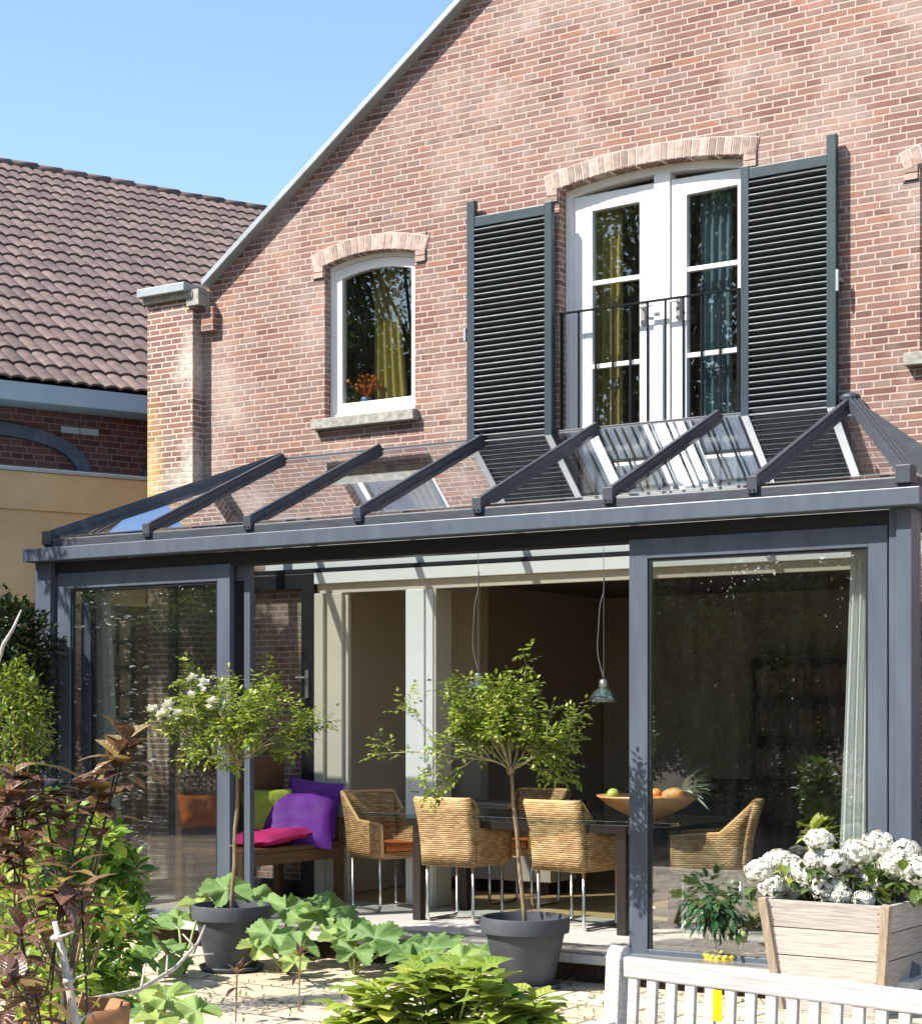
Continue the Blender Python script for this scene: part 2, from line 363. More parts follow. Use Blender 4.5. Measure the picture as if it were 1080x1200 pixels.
def rattanmat():
    t = NT('woven_rattan')
    sep = t.n('ShaderNodeSeparateXYZ'); t.l(t.coord(), sep.inputs[0])
    z = t.math('ADD', sep.outputs[2], t.math('MULTIPLY_ADD', t.noise(14, 2), .008, -.004))
    rowf = t.math('DIVIDE', z, .0145); row = t.math('FLOOR', rowf); fv = t.math('FRACT', rowf)
    prof = t.math('SINE', t.math('MULTIPLY', fv, pi))
    ux = t.math('ADD', t.math('ADD', sep.outputs[0], sep.outputs[1]), t.math('MULTIPLY', t.math('MODULO', row, 2), .022))
    weave = t.math('MULTIPLY_ADD', t.math('SINE', t.math('MULTIPLY', ux, 2 * pi / .044)), .5, .5)
    wn = t.n('ShaderNodeTexWhiteNoise', noise_dimensions='2D')
    cv = t.n('ShaderNodeCombineXYZ'); t.l(t.math('FLOOR', t.math('DIVIDE', ux, .044)), cv.inputs[0]); t.l(row, cv.inputs[1]); t.l(cv.outputs[0], wn.inputs['Vector'])
    c = t.ramp(t.math('ADD', t.math('MULTIPLY', wn.outputs[0], .45), t.math('MULTIPLY', t.noise(7, 4), .6)), [(.15, (.26, .13, .045)), (.5, (.44, .265, .105)), (.9, (.62, .45, .215))])
    c = t.mix(t.math('MULTIPLY', t.math('POWER', t.math('SUBTRACT', 1, prof), 2.2), .85), c, (.06, .022, .006))
    h = t.math('ADD', t.math('MULTIPLY', prof, .7), t.math('MULTIPLY', weave, .35))
    return t.done(t.bsdf(c, .55, 0, .35, h, .8, .007))
M['rattan'] = rattanmat()
M['rattan_edge'] = plain('rattan_binding', (.55, .34, .13), .5, var=.2, scale=40, stretch=(1, 1, 3))

def pavemat():
    t = NT('sandstone_paving')
    sep = t.n('ShaderNodeSeparateXYZ'); t.l(t.coord(), sep.inputs[0])
    y = t.math('ADD', t.math('DIVIDE', sep.outputs[1], .42), 50); row = t.math('FLOOR', y); fv = t.math('FRACT', y)
    x = t.math('ADD', t.math('DIVIDE', t.math('ADD', sep.outputs[0], t.math('MULTIPLY', row, .27)), .62), 50); ix = t.math('FLOOR', x); fu = t.math('FRACT', x)
    e = t.math('MINIMUM', t.math('MULTIPLY', t.math('MINIMUM', fu, t.math('SUBTRACT', 1, fu)), .62), t.math('MULTIPLY', t.math('MINIMUM', fv, t.math('SUBTRACT', 1, fv)), .42))
    e = t.math('ADD', e, t.math('MULTIPLY_ADD', t.noise(16, 3), .012, -.006))
    mask = t.n('ShaderNodeMapRange'); t.l(e, mask.inputs[0]); mask.inputs[1].default_value = .006; mask.inputs[2].default_value = .014
    cv = t.n('ShaderNodeCombineXYZ'); t.l(ix, cv.inputs[0]); t.l(row, cv.inputs[1])
    wn = t.n('ShaderNodeTexWhiteNoise', noise_dimensions='2D'); t.l(cv.outputs[0], wn.inputs['Vector'])
    c = t.ramp(t.math('ADD', t.math('MULTIPLY', wn.outputs[0], .5), t.math('MULTIPLY', t.noise(5, 5), .5)), [(.1, (.44, .35, .25)), (.5, (.56, .45, .33)), (.9, (.62, .53, .42))])
    c = t.mix(t.math('MULTIPLY', t.math('GREATER_THAN', t.noise(18, 5), .6), .25), c, (.26, .22, .15))
    c = t.mix(mask.outputs[0], t.mix(t.noise(6, 3), (.10, .11, .04), (.17, .13, .08)), c)
    return t.done(t.bsdf(c, .85, 0, .25, t.math('ADD', mask.outputs[0], t.math('MULTIPLY', t.noise(30, 4), .4)), .5, .01))
M['paving'] = pavemat()
def floormat(name, base, plank=None):
    t = NT(name)
    sep = t.n('ShaderNodeSeparateXYZ'); t.l(t.coord(), sep.inputs[0])
    w, l = (plank or (.6, .6))
    y = t.math('ADD', t.math('DIVIDE', sep.outputs[1], w), 50); row = t.math('FLOOR', y); fv = t.math('FRACT', y)
    x = t.math('ADD', t.math('DIVIDE', t.math('ADD', sep.outputs[0], t.math('MULTIPLY', row, .73 if plank else 0)), l), 50); fu = t.math('FRACT', x)
    e = t.math('MINIMUM', t.math('MULTIPLY', t.math('MINIMUM', fu, t.math('SUBTRACT', 1, fu)), l), t.math('MULTIPLY', t.math('MINIMUM', fv, t.math('SUBTRACT', 1, fv)), w))
    m = t.math('LESS_THAN', e, .0025)
    cv = t.n('ShaderNodeCombineXYZ'); t.l(t.math('FLOOR', x), cv.inputs[0]); t.l(row, cv.inputs[1])
    wn = t.n('ShaderNodeTexWhiteNoise', noise_dimensions='2D'); t.l(cv.outputs[0], wn.inputs['Vector'])
    f = t.math('ADD', t.math('MULTIPLY', wn.outputs[0], .5), t.math('MULTIPLY', t.noise(4, 5), .5))
    c = t.ramp(f, [(.1, tuple(k * .85 for k in base)), (.9, tuple(k * 1.12 for k in base))])
    c = t.mix(m, c, tuple(k * .35 for k in base))
    return t.done(t.bsdf(c, .38, 0, .4))
M['floor_tile'] = floormat('grey_stone_tiles', (.50, .49, .45))
M['floor_oak'] = floormat('oak_boards', (.48, .34, .15), (.14, 1.4))
M['ground'] = plain('garden_soil', (.10, .075, .05), .95, var=.45, scale=3, bump=.6, spec=.1)

# ------------------------------------------------------------------ world, sun, camera
EL, AZ = R(46), R(35)                                  # sun height, and angle west of the facade normal
sun_dir = V((-sin(AZ) * cos(EL), -cos(AZ) * cos(EL), sin(EL)))
W = bpy.data.worlds.new('World'); S.world = W; W.use_nodes = True
wt = W.node_tree; bg = wt.nodes['Background']; sky = wt.nodes.new('ShaderNodeTexSky'); sky.sky_type = 'NISHITA'; sky.sun_disc = False
sky.sun_elevation = EL; sky.sun_rotation = math.atan2(sun_dir.x, sun_dir.y); sky.air_density = 1.15; sky.dust_density = .8; sky.ozone_density = 3.0
wt.links.new(sky.outputs[0], bg.inputs[0]); bg.inputs[1].default_value = .138
sl = bpy.data.lights.new('sun', 'SUN'); sl.energy = 5.0; sl.angle = R(.53); sl.color = (1, .95, .87)
so = bpy.data.objects.new('sun', sl); COL.objects.link(so); so.rotation_euler = sun_dir.to_track_quat('Z', 'Y').to_euler(); so.location = (-8, -12, 14)
cd = bpy.data.cameras.new('camera'); cd.sensor_fit = 'HORIZONTAL'; cd.sensor_width = 36; cd.lens = 70; cd.shift_y = (836 - 600) / 1080
cd.clip_end = 500; cd.clip_start = .05
co = bpy.data.objects.new('camera', cd); COL.objects.link(co); co.location = CAMP; co.rotation_euler = (R(90), 0, YAW); S.camera = co
S.view_settings.view_transform = 'Standard'; S.view_settings.look = 'None'; S.view_settings.gamma = 1; S.view_settings.exposure = .96
S.cycles.use_denoising = True; S.cycles.max_bounces = 10; S.cycles.transparent_max_bounces = 40; S.cycles.diffuse_bounces = 5; S.cycles.glossy_bounces = 6
S.cycles.sample_clamp_indirect = 6
S.cycles.caustics_reflective = False; S.cycles.caustics_refractive = False

# ------------------------------------------------------------------ ground
def sheet(name, x0, x1, y0, y1, z, m, depth=None):
    b = MB()
    if depth: b.box(x0, x1, y0, y1, z - depth, z)
    else: b.face([(x0, y0, z), (x1, y0, z), (x1, y1, z), (x0, y1, z)])
    return tag(b.build(name, m), kind='structure')
sheet('ground', -150, 150, -150, 150, GZ - .012, M['ground'])
sheet('pavement', -1.6, 9.5, -7.5, -.1, GZ, M['paving'])
o = MB(); o.box(-1.2, 5.72, -.20, 1.60, -.055, 0)
tag(o.build('conservatory_floor', M['floor_tile'], bev=.006), kind='structure')
o = MB(); o.box(-1.15, 5.68, -.10, 1.55, GZ - .3, -.056)
tag(o.build('floor_base', M['soil']), kind='structure')
sheet('room_floor', .3, 8.4, 1.602, 6.3, -.004, M['floor_oak'], .1)

# ------------------------------------------------------------------ the brick house
WY = 1.58; WT = .30
house = thing('brick_house', 'red brick gabled house with white windows, dark louvred shutters and zinc verge', 'house', (3.2, WY, 0))
def arch_pts(x0, x1, zs, rise, n=14):
    w = (x1 - x0) / 2; r = (w * w + rise * rise) / (2 * rise); cx = (x0 + x1) / 2; cz = zs + rise - r; a = math.asin(w / r)
    return [(cx + r * sin(t), cz + r * cos(t)) for t in [a - 2 * a * i / n for i in range(n + 1)]]      # right to left
def opening(x0, x1, z0, zs, rise): return [(x0, z0), (x1, z0)] + arch_pts(x0, x1, zs, rise)
def poly_holes(outer, holes, y0, y1):
    cu = bpy.data.curves.new('outline', 'CURVE'); cu.dimensions = '2D'; cu.fill_mode = 'BOTH'; cu.extrude = abs(y1 - y0) / 2
    for pl in [outer] + holes:
        s = cu.splines.new('POLY'); s.points.add(len(pl) - 1); s.use_cyclic_u = True
        for p, (a, b) in zip(s.points, pl): p.co = (a, b, 0, 1)
    ob = bpy.data.objects.new('outline', cu); COL.objects.link(ob)
    me = bpy.data.meshes.new_from_object(ob.evaluated_get(bpy.context.evaluated_depsgraph_get()))
    b = MB(); ym = (y0 + y1) / 2
    vs = [(p.co.x, ym + p.co.z, p.co.y) for p in me.vertices]
    b.mesh(vs, [tuple(p.vertices) for p in me.polygons])
    bpy.data.objects.remove(ob); bpy.data.curves.remove(cu); bpy.data.meshes.remove(me)
    return b
AX, AZT = 3.23, 7.83                                  # apex of the gable
GL, GR, GE = -.88, 7.34, 4.92
LW = (.375, 1.235, 3.775, 4.985, .055)                # small window opening: x0 x1 z0 spring rise
RW = tuple(v + 4.79 if i < 2 else v for i, v in enumerate(LW))
FW = (2.50, 3.935, 2.95, 5.255, .065)
outer = [(GL, -.2), (.33, -.2), (.33, 2.57), (5.45, 2.57), (5.45, -.2), (GR, -.2), (GR, GE), (AX, AZT), (GL, GE)]
poly_holes(outer, [opening(*LW), opening(*FW), opening(*RW)], WY, WY + WT).build('wall', M['brick'], house)
# the weathered corner pier and the other outer walls
MB().box(-1.38, -.883, WY - .13, 2.2, -.2, 4.86).build('corner_pier', M['pilaster'], house)
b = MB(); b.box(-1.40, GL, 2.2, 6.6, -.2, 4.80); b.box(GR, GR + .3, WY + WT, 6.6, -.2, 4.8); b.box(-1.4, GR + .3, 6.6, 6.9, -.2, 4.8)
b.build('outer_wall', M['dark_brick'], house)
b = MB(); b.mesh([(GL, 6.62, 4.8), (GR, 6.62, 4.8), (AX, 6.62, AZT)], [(0, 1, 2)]); b.build('rear_gable', M['dark_brick'], house)
# roof slabs and the zinc verge on the gable
slope = (AZT - GE) / (AX - GL)
def roof_side(s):
    b = MB(); xe = GL - .45 if s < 0 else GR + .45; ze = GE - slope * .45
    for (dz0, dz1) in ((.02, .14),):
        vs = [(xe, WY + .04, ze + dz0), (AX, WY + .04, AZT + dz0), (AX, 6.9, AZT + dz0), (xe, 6.9, ze + dz0)]
        vs += [(x, y, z + dz1 - dz0) for x, y, z in vs]
        b.mesh(vs, [(0, 1, 2, 3), (7, 6, 5, 4), (0, 4, 5, 1), (1, 5, 6, 2), (2, 6, 7, 3), (3, 7, 4, 0)])
    return b
for s in (-1, 1): roof_side(s).build('roof', M['tile'], house)
for s in (-1, 1):
    xe = GL + .06 if s < 0 else GR - .06
    b = MB(); zz = GE + slope * .06
    for (y0, y1, d0, d1) in ((WY - .10, WY + .12, -.005, .052),):
        vs = [(xe, y, zz + d) for y in (y0, y1) for d in (d0, d1)] + [(AX, y, AZT + d) for y in (y0, y1) for d in (d0, d1)]
        b.mesh(vs, [(0, 1, 3, 2), (4, 6, 7, 5), (0, 4, 5, 1), (2, 3, 7, 6), (1, 5, 7, 3), (0, 2, 6, 4)])
    b.build('verge_capping', M['zinc'], house, bev=.006)
b = MB(); b.box(-1.42, -.90, WY - .22, 2.3, 4.915, 4.985); b.build('gutter_cap', M['zinc'], house, bev=.006)
b = MB(); b.box(-1.40, -.86, WY - .165, 2.2, 4.865, 4.914); b.box(-.93, -.80, WY - .155, WY - .003, 4.80, 4.93); b.build('pier_moulding', M['stone'], house)
b = MB(); b.box(-.882, -.72, WY - .07, WY - .002, 4.60, 4.79); b.build('corbel', M['brick'], house)
# inside: two storeys so that the windows look into rooms
b = MB(); b.box(.0, .29, WY + WT, 3.2, 0, 2.7); b.build('partition_wall', M['room_warm'], house)
b = MB(); b.box(.0, .29, 3.201, 6.3, 0, 2.7); b.build('partition_wall', M['room'], house)
b = MB(); b.box(.3, 8.4, 6.3, 6.4, 0, 2.7); b.box(7.2, 7.32, WY + WT, 6.3, 0, 2.7); b.build('back_wall', M['room'], house)
b = MB(); b.box(.291, .80, 3.2, 3.32, 0, 2.62); b.build('partition_wall', M['room_warm'], house)
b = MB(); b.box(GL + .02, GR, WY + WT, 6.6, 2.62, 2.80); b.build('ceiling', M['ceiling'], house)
b = MB(); b.box(GL + .02, GR, 4.6, 4.7, 2.81, 4.95); b.box(.25, 6.2, 4.6, 4.7, 4.951, 5.60); b.box(1.9, 2.0, WY + WT, 4.6, 2.81, 5.55); b.box(4.6, 4.7, WY + WT, 4.6, 2.81, 5.55); b.box(GL, GL + .1, WY + WT, 4.6, 2.81, 4.85)
b.build('bedroom_wall', M['room'], house)
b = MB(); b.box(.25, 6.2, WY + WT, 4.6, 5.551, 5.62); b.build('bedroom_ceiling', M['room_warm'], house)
# white lintel board and the posts of the opening
b = MB(); b.box(.328, 5.5, 1.503, WY - .003, 2.475, 2.565); b.build('lintel_board', M['white_panel'], house, bev=.004)
b = MB(); b.box(.328, 5.5, 1.545, WY - .003, 2.40, 2.473); b.build('lintel_trim', M['cream'], house, bev=.004)
b = MB(); b.box(-.2, 5.5, 1.552, WY - .002, 2.60, 2.90); b.build('wall_panel', M['white_panel'], house)
b = MB(); b.box(.33, .42, 1.50, 1.60, 0, 2.40); b.box(.422, .58, 1.53, 1.61, 0, 2.40); b.box(.582, .62, 1.56, 1.60, 0, 2.4); b.build('door_jamb', M['cream'], house, bev=.006)
b = MB(); b.box(1.19, 1.36, 1.52, 1.75, 0, 2.40); b.box(1.361, 1.43, 1.535, 1.75, 0, 2.40); b.build('column', M['white_panel'], house, bev=.006)
b = MB(); b.box(1.432, 1.452, 1.545, 1.76, 0, 2.40); b.build('column_shade_side', M['cream'], house, bev=.004)  # cream slab paints the column's shaded side, warm from indoor light
b = MB(); b.box(5.30, 5.45, 1.54, 1.88, 0, 2.40); b.build('door_jamb', M['cream'], house, bev=.006)
b = MB(); b.box(1.345, 1.40, 1.505, 1.533, 1.02, 1.08); b.build('light_switch', M['white'], house)
# dark glazed leaf folded back against the brickwork
b = MB()
for bx in ((-.50, -.38, 1.50, 1.55, .02, 2.56), (.205, .325, 1.50, 1.55, .02, 2.56)): b.box(*bx)
b.box(-.38, .205, 1.50, 1.55, 2.44, 2.56); b.box(-.38, .205, 1.50, 1.55, .02, .14)
fd = b.build('folding_door', M['black_metal'], house, bev=.004)
MB().box(-.382, .207, 1.52, 1.528, .138, 2.442).build('pane', M['clear_glass'], fd)
b = MB(); b.box(.255, .285, 1.482, 1.50, 1.58, 1.80); b.tube([(.27, 1.485, 1.74), (.27, 1.44, 1.74), (.20, 1.44, 1.74)], .009); b.build('handle', M['lampmetal'], fd)

def window_small(ops, label_part=None):
    x0, x1, z0, zs, rise = ops; y0 = WY + .075
    ap = arch_pts(x0, x1, zs, rise)
    inner = arch_pts(x0 + .035, x1 - .035, zs - .033, rise * .95)
    fr = poly_holes([(x0 + .002, z0), (x1 - .002, z0)] + [(min(max(a, x0 + .002), x1 - .002), c - .002) for a, c in ap], [[(x0 + .035, z0 + .04), (x1 - .035, z0 + .04)] + inner], y0, y0 + .09).build('window', M['white'], house, bev=.003)
    a2 = arch_pts(x0 + .037, x1 - .037, zs - .036, rise * .94); a3 = arch_pts(x0 + .105, x1 - .09, zs - .10, rise * .8)
    poly_holes([(x0 + .037, z0 + .042), (x1 - .037, z0 + .042)] + a2, [[(x0 + .105, z0 + .125), (x1 - .09, z0 + .125)] + a3], y0 + .012, y0 + .07).build('sash', M['white'], fr, bev=.004)
    poly_holes([(x0 + .10, z0 + .12), (x1 - .085, z0 + .12)] + arch_pts(x0 + .10, x1 - .085, zs - .096, rise * .8), [], y0 + .035, y0 + .043).build('pane', M['glass_up'], fr)
    b = MB(); b.box(x0 - .085, x1 + .035, WY - .075, WY + .05, z0 - .085, z0 - .003); b.build('window_sill', M['stone'], house, bev=.006)
def arch(ops, h, nb, ext=.11):
    x0, x1, z0, zs, rise = ops
    w = (x1 - x0) / 2; r = (w * w + rise * rise) / (2 * rise); cx = (x0 + x1) / 2; cz = zs + rise - r; a = math.asin(w / r) + .10 / r
    back = MB(); n = 24
    po = [(cx + (r + h) * sin(a - 2 * a * i / n), cz + (r + h) * cos(a - 2 * a * i / n)) for i in range(n + 1)]
    pi_ = [(cx + r * sin(-a + 2 * a * i / n), cz + r * cos(-a + 2 * a * i / n)) for i in range(n + 1)]
    ar = poly_holes(po + pi_, [], WY - .008, WY + .10).build('arch', M['mortar'], house)
    b = MB()
    for i in range(nb):
        t0 = a - 2 * a * i / nb - .0045 / r; t1 = a - 2 * a * (i + 1) / nb + .0045 / r
        hh = h - .004; j = random.uniform(-.0015, .0015)
        pl = [(cx + rr * sin(t), cz + rr * cos(t)) for rr, t in ((r + .001, t0), (r + hh, t0), (r + hh, t1), (r + .001, t1))]
        b.slab(pl, .10, lambda u, v_, d: (u, WY - .0125 + j + d, v_))
    b.build('arch_bricks', M['arch'], ar, bev=.002)
    for s in (-1, 1):                             # cut bricks at the springing
        b = MB(); xs = x1 + .012 if s > 0 else x0 - .10
        for k in range(3): b.box(xs, xs + .088, WY - .012, WY + .06, zs - .09 + k * .047, zs - .05 + k * .047)
        b.build('springer_bricks', M['arch'], ar)
    b = MB(); b.box(x1 + .103, x1 + .112, WY - .003, WY + .05, zs - .10, zs + .13); b.box(x1 + .02, x1 + .1035, WY - .0035, WY + .05, zs - .108, zs - .097); b.build('open_joint', M['black_metal'], ar)
    b = MB(); b.box(x0 - .11, x0 - .002, WY - .003, WY + .05, zs - .108, zs - .094)
    b.build('open_joint', M['black_metal'], ar)
window_small(LW); window_small(RW); arch(LW, .125, 17); arch(RW, .125, 17); arch(FW, .125, 27)
# french doors
x0, x1, z0, zs, rise = FW; y0 = WY + .095
inner = arch_pts(x0 + .055, x1 - .055, zs - .052, rise * .93)
fr = poly_holes([(x0 + .002, z0), (x1 - .002, z0)] + [(min(max(a, x0 + .002), x1 - .002), c - .002) for a, c in arch_pts(x0, x1, zs, rise)], [[(x0 + .055, z0 + .03), (x1 - .055, z0 + .03)] + inner], y0, y0 + .11).build('french_door', M['white'], house, bev=.003)
xm = 3.277
MB().box(xm - .062, xm + .062, y0 - .004, y0 + .10, z0 + .03, zs + .008).build('mullion', M['white'], fr, bev=.006)
for (a, c_, ga, gb) in ((x0 + .058, xm - .064, 2.711, 3.093), (xm + .064, x1 - .058, 3.461, 3.847)):
    d = poly_holes([(a, z0 + .033), (c_, z0 + .033), (c_, zs - .045 if c_ < 3.5 else zs - .052), (a, zs - .052 if a < 3 else zs - .045)],
                   [[(ga, z0 + .25), (gb, z0 + .25), (gb, 5.095), (ga, 5.085)]], y0 + .015, y0 + .075).build('door_leaf', M['white'], fr, bev=.004)
    for zm in (4.564, 3.962, 3.36): MB().box(ga, gb, y0 + .022, y0 + .066, zm - .016, zm + .016).build('glazing_bar', M['white'], d, bev=.003)
    MB().box(ga - .005, gb + .005, y0 + .042, y0 + .049, z0 + .245, 5.10).build('pane', M['glass_up'], d)
for hx, hz in ((3.13, 4.30), (3.405, 4.31)):
    b = MB(); b.box(hx - .014, hx + .014, y0 - .01, y0 + .016, hz - .09, hz + .07); b.tube([(hx, y0 - .005, hz + .03), (hx, y0 - .045, hz + .03), (hx + (.10 if hx < 3.2 else -.05), y0 - .05, hz + .03)], .009)
    b.build('handle', M['lampmetal'], fr)
b = MB(); b.box(2.515, 3.92, WY - .085, WY + .03, z0 - .06, z0 - .002); b.build('window_sill', M['stone'], house)
# juliet railing
b = MB(); yr = WY - .012
b.box(2.515, 3.922, yr - .012, yr + .012, 4.338, 4.350); b.box(2.515, 3.922, yr - .012, yr + .012, 3.02, 3.035)
for k in range(11):
    x = 2.53 + k * .138; rr = .010 if k in (0, 10) else .0065
    b.box(x - rr, x + rr, yr - rr, yr + rr, 3.0, 4.338)
b.build('balcony_railing', M['rail'], house)
# louvred shutters
def shutter(xa, xb, outer_left):
    ya, yb = WY - .095, WY - .045; ztop, zbot = 5.13, 3.02
    so_ = .066; b = MB()
    ol, il = (xa, xb - .06) if outer_left else (xb - so_, xa)
    b.box(ol, ol + so_, ya, yb, zbot, 5.255); b.box(il, il + .06, ya, yb, zbot, 5.145)
    lx0, lx1 = (xa + so_, xb - .06) if outer_left else (xa + .06, xb - so_)
    b.box(lx0, lx1, ya + .004, yb - .004, ztop - .075, ztop); b.box(lx0, lx1, ya + .004, yb - .004, zbot, zbot + .1)
    sh = b.build('shutter', M['green_dark'], house, bev=.004)
    b = MB(); e_ = MB(); n = int((ztop - .08 - zbot - .1) / .0435)
    for k in range(n):
        z = zbot + .125 + k * .0435; j = random.uniform(-.02, .02)
        Mx = Matrix.Translation((0, WY - .07, z)) @ Matrix.Rotation(R(-40 + j * 60), 4, 'X')
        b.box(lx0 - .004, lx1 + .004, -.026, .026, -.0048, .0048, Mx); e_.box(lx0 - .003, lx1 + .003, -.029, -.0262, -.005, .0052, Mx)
    e_.build('lit_louvre_edges', M['lit_edge'], b.build('louvres', M['louvre'], sh)) if False else (b.build('louvres', M['louvre'], sh), e_.build('lit_louvre_edges', M['lit_edge'], sh))  # separate paler strips paint the sunlit front edges
    b = MB(); b.box(lx0 - .002, lx1 + .002, yb - .006, yb, zbot + .1, ztop - .075); b.build('slat_gap_shade', M['black_metal'], sh)  # black sheet standing in for the shade between the slats
    b = MB()
    hx = (xa - .012) if outer_left else (xb + .012)
    b.box(hx - .010, hx + .010, ya - .008, WY - .002, 4.29, 4.312); b.box(hx - .009, hx + .009, ya - .012, ya + .004, 4.22, 4.36 if not outer_left else 4.315)
    b.build('shutter_catch', M['zinc'], sh)
shutter(1.765, 2.49, True); shutter(3.96, 4.635, False)

# ------------------------------------------------------------------ things seen in the upper windows
def curtain(name, label, x0, x1, y, z0, z1, m, folds=7, amp=.025, taper=0, gather=None):
    b = MB(); nx = folds * 8; nz = 14; vs = []; fs = []
    for side in (0, .004):
        for j in range(nz + 1):
            t = j / nz
            for i in range(nx + 1):
                s = i / nx
                xa = x0 - taper * (1 - t); xb = x1 if gather is None else x1 + gather * (1 - t) ** 1.3
                x = xa + (xb - xa) * s
                vs.append((x, y + amp * sin(s * folds * 2 * pi + .5 * sin(t * 3)) * (.75 + .25 * (1 - t)) + side, z0 + (z1 - z0) * t))
    k = (nx + 1) * (nz + 1)
    for off in (0, k):
        for j in range(nz):
            for i in range(nx):
                a = off + j * (nx + 1) + i; fs.append((a, a + 1, a + nx + 2, a + nx + 1))
    b.mesh(vs, fs)
    return tag(b.build(name, m, smooth=True, origin=((x0 + x1) / 2, y, z0)), label, 'curtain')
curtain('curtain', 'yellow curtain behind the small arched window', .60, .84, WY + .35, 3.75, 4.98, M['yellow_curtain'], 4, gather=.1)
curtain('curtain', 'yellow curtain inside the french doors', 2.62, 2.88, WY + .25, 2.95, 5.2, M['yellow_curtain'], 4)
curtain('curtain', 'blue grey curtain inside the french doors', 3.50, 3.74, WY + .25, 2.95, 5.2, M['blue_curtain'], 4)
t = thing('dried_flower_vase', 'blue vase of dried brown flowers on the small arched window ledge', 'vase', (.62, WY + .22, 3.80))
MB().lathe([(.03, 0), (.055, .03), (.06, .09), (.04, .14), (.045, .155)], 16, (.62, WY + .22, 3.80)).build('vase', M['blue_glaze'], t, True)
b = MB()
for k in range(40):
    d = V((random.gauss(0, .5), random.gauss(0, .5), 1)).normalized(); p = V((.62, WY + .22, 3.95)); q = p + d * random.uniform(.08, .2)
    b.tube([p, q], .002, 4); b.blob(q, .014, .014, .014, 6, 4)
b.build('dried_flowers', M['orange_cloth'], t)
b = MB(); b.box(.36, 1.3, WY + .145, WY + .32, 3.76, 3.80); b.build('inner_ledge', M['cream'], house)
t = thing('tall_planter', 'tall grey planter with yellow flowers inside the upper french doors', 'planter', (3.62, WY + .42, 2.95))
b = MB(); b.slab([(3.42, 2.95), (3.80, 2.95), (3.87, 3.80), (3.46, 3.80)], .3, lambda u, v_, d: (u + d * .1, WY + .34 + d, v_)); b.build('planter_box', M['grey_glaze'], t, bev=.005)

def leaf(b, p, d, up, L, Wd, fold=.25, droop=.25, rnd=None, seg=3, tip=.0, vein=False):
    """a pointed leaf from p along d"""
    d = V(d).normalized(); s = d.cross(up)
    if s.length < 1e-3: s = d.cross(V((1, 0, 0)))
    s.normalize(); n = s.cross(d).normalized(); vs = []; fs = []; g = []; tt = []
    prof = [0.06, .78, 1.0, .66, .0] if seg >= 3 else [.1, 1.0, .0]
    m = len(prof)
    for i, w in enumerate(prof):
        t = i / (m - 1); c = p + d * (L * t) - n * (droop * L * t * t)
        vs += [c + s * (w * Wd / 2) + n * (fold * w * Wd / 2), c, c - s * (w * Wd / 2) + n * (fold * w * Wd / 2)]; g += [0, 1, 0]; tt += [t, t, t]
    for i in range(m - 1):
        a = i * 3; fs += [(a, a + 3, a + 4, a + 1), (a + 1, a + 4, a + 5, a + 2)]
    b.mesh(vs, fs, rnd, g if vein else None, tt if vein else None)
def rnd_dir(zb=0.0):
    while True:
        v_ = V((random.uniform(-1, 1), random.uniform(-1, 1), random.uniform(-1, 1)))
        if .05 < v_.length < 1: v_ = v_.normalized(); v_.z += zb; return v_.normalized()

b = MB()
for k in range(60):
    d = rnd_dir(.9); leaf(b, V((3.64 + random.uniform(-.18, .18), WY + .48 + random.uniform(-.1, .1), 3.80)), d, V((0, 0, 1)), random.uniform(.1, .2), .05)
b.build('foliage', M['mid_leaf'], t)
for k in range(7):
    b = MB(); p = V((3.47 + .06 * k + random.uniform(-.02, .02), WY + .42 + random.uniform(-.08, .08), 3.90 + random.uniform(-.03, .09)))
    for q in range(8): leaf(b, p, rnd_dir(.4), V((0, 0, 1)), .05, .03, seg=2)
    b.build('flower', M['yellowflower'], t)

# ------------------------------------------------------------------ conservatory
con = thing('conservatory', 'slate grey conservatory with hipped glass roof against the brick wall', 'conservatory', (2.3, 0, 0))
sl_, dk = M['slate'], M['slate_dark']
MB().box(-1.16, -1.0, -.02, .14, GZ, 2.60).build('post', sl_, con, bev=.005)
b = MB(); b.box(5.52, 5.57, .0, .14, -.1, 2.60); b.box(5.572, 5.66, -.03, .13, GZ, 2.60); b.build('post', sl_, con, bev=.005)
b = MB(); b.box(-1.18, 5.74, -.13, .02, 2.60, 2.70); b.build('gutter', sl_, con, bev=.006)
for xa, xb in ((-1.18, -1.04), (5.60, 5.74)): MB().box(xa, xb, .022, 1.50, 2.60, 2.70).build('gutter', sl_, con, bev=.006)
b = MB(); b.box(-1.0, 5.57, .03, .16, 2.50, 2.60); b.build('header_beam', M['black_metal'], con, bev=.003)  # recessed beam coloured black for the shade under the gutter
b = MB(); b.box(-1.06, 5.66, -.03, .10, 2.705, 2.775); b.build('eaves_beam', dk, con, bev=.01)
for xa, xb in ((-1.06, -.96), (5.56, 5.66)): MB().box(xa, xb, .102, 1.54, 2.705, 2.775).build('eaves_beam', dk, con, bev=.01)
for xa, xb in ((-1.12, -1.04), (5.56, 5.64)):
    b = MB(); b.box(xa, xb, .145, 1.48, 2.50, 2.60); b.box(xa, xb, 1.42, 1.50, 0, 2.50); b.box(xa, xb, .145, 1.42, -.05, .1)
    b.build('end_frame', M['black_metal'], con, bev=.003)
EY, EZ, RY, RZ = .0, 2.79, 1.53, 3.475
xr0, xr1 = 0.0, 4.72; xe0, xe1 = -1.01, 5.62
dz = V((0, 0, 1))
nrm = V((0, -(RZ - EZ), RY - EY)).normalized()
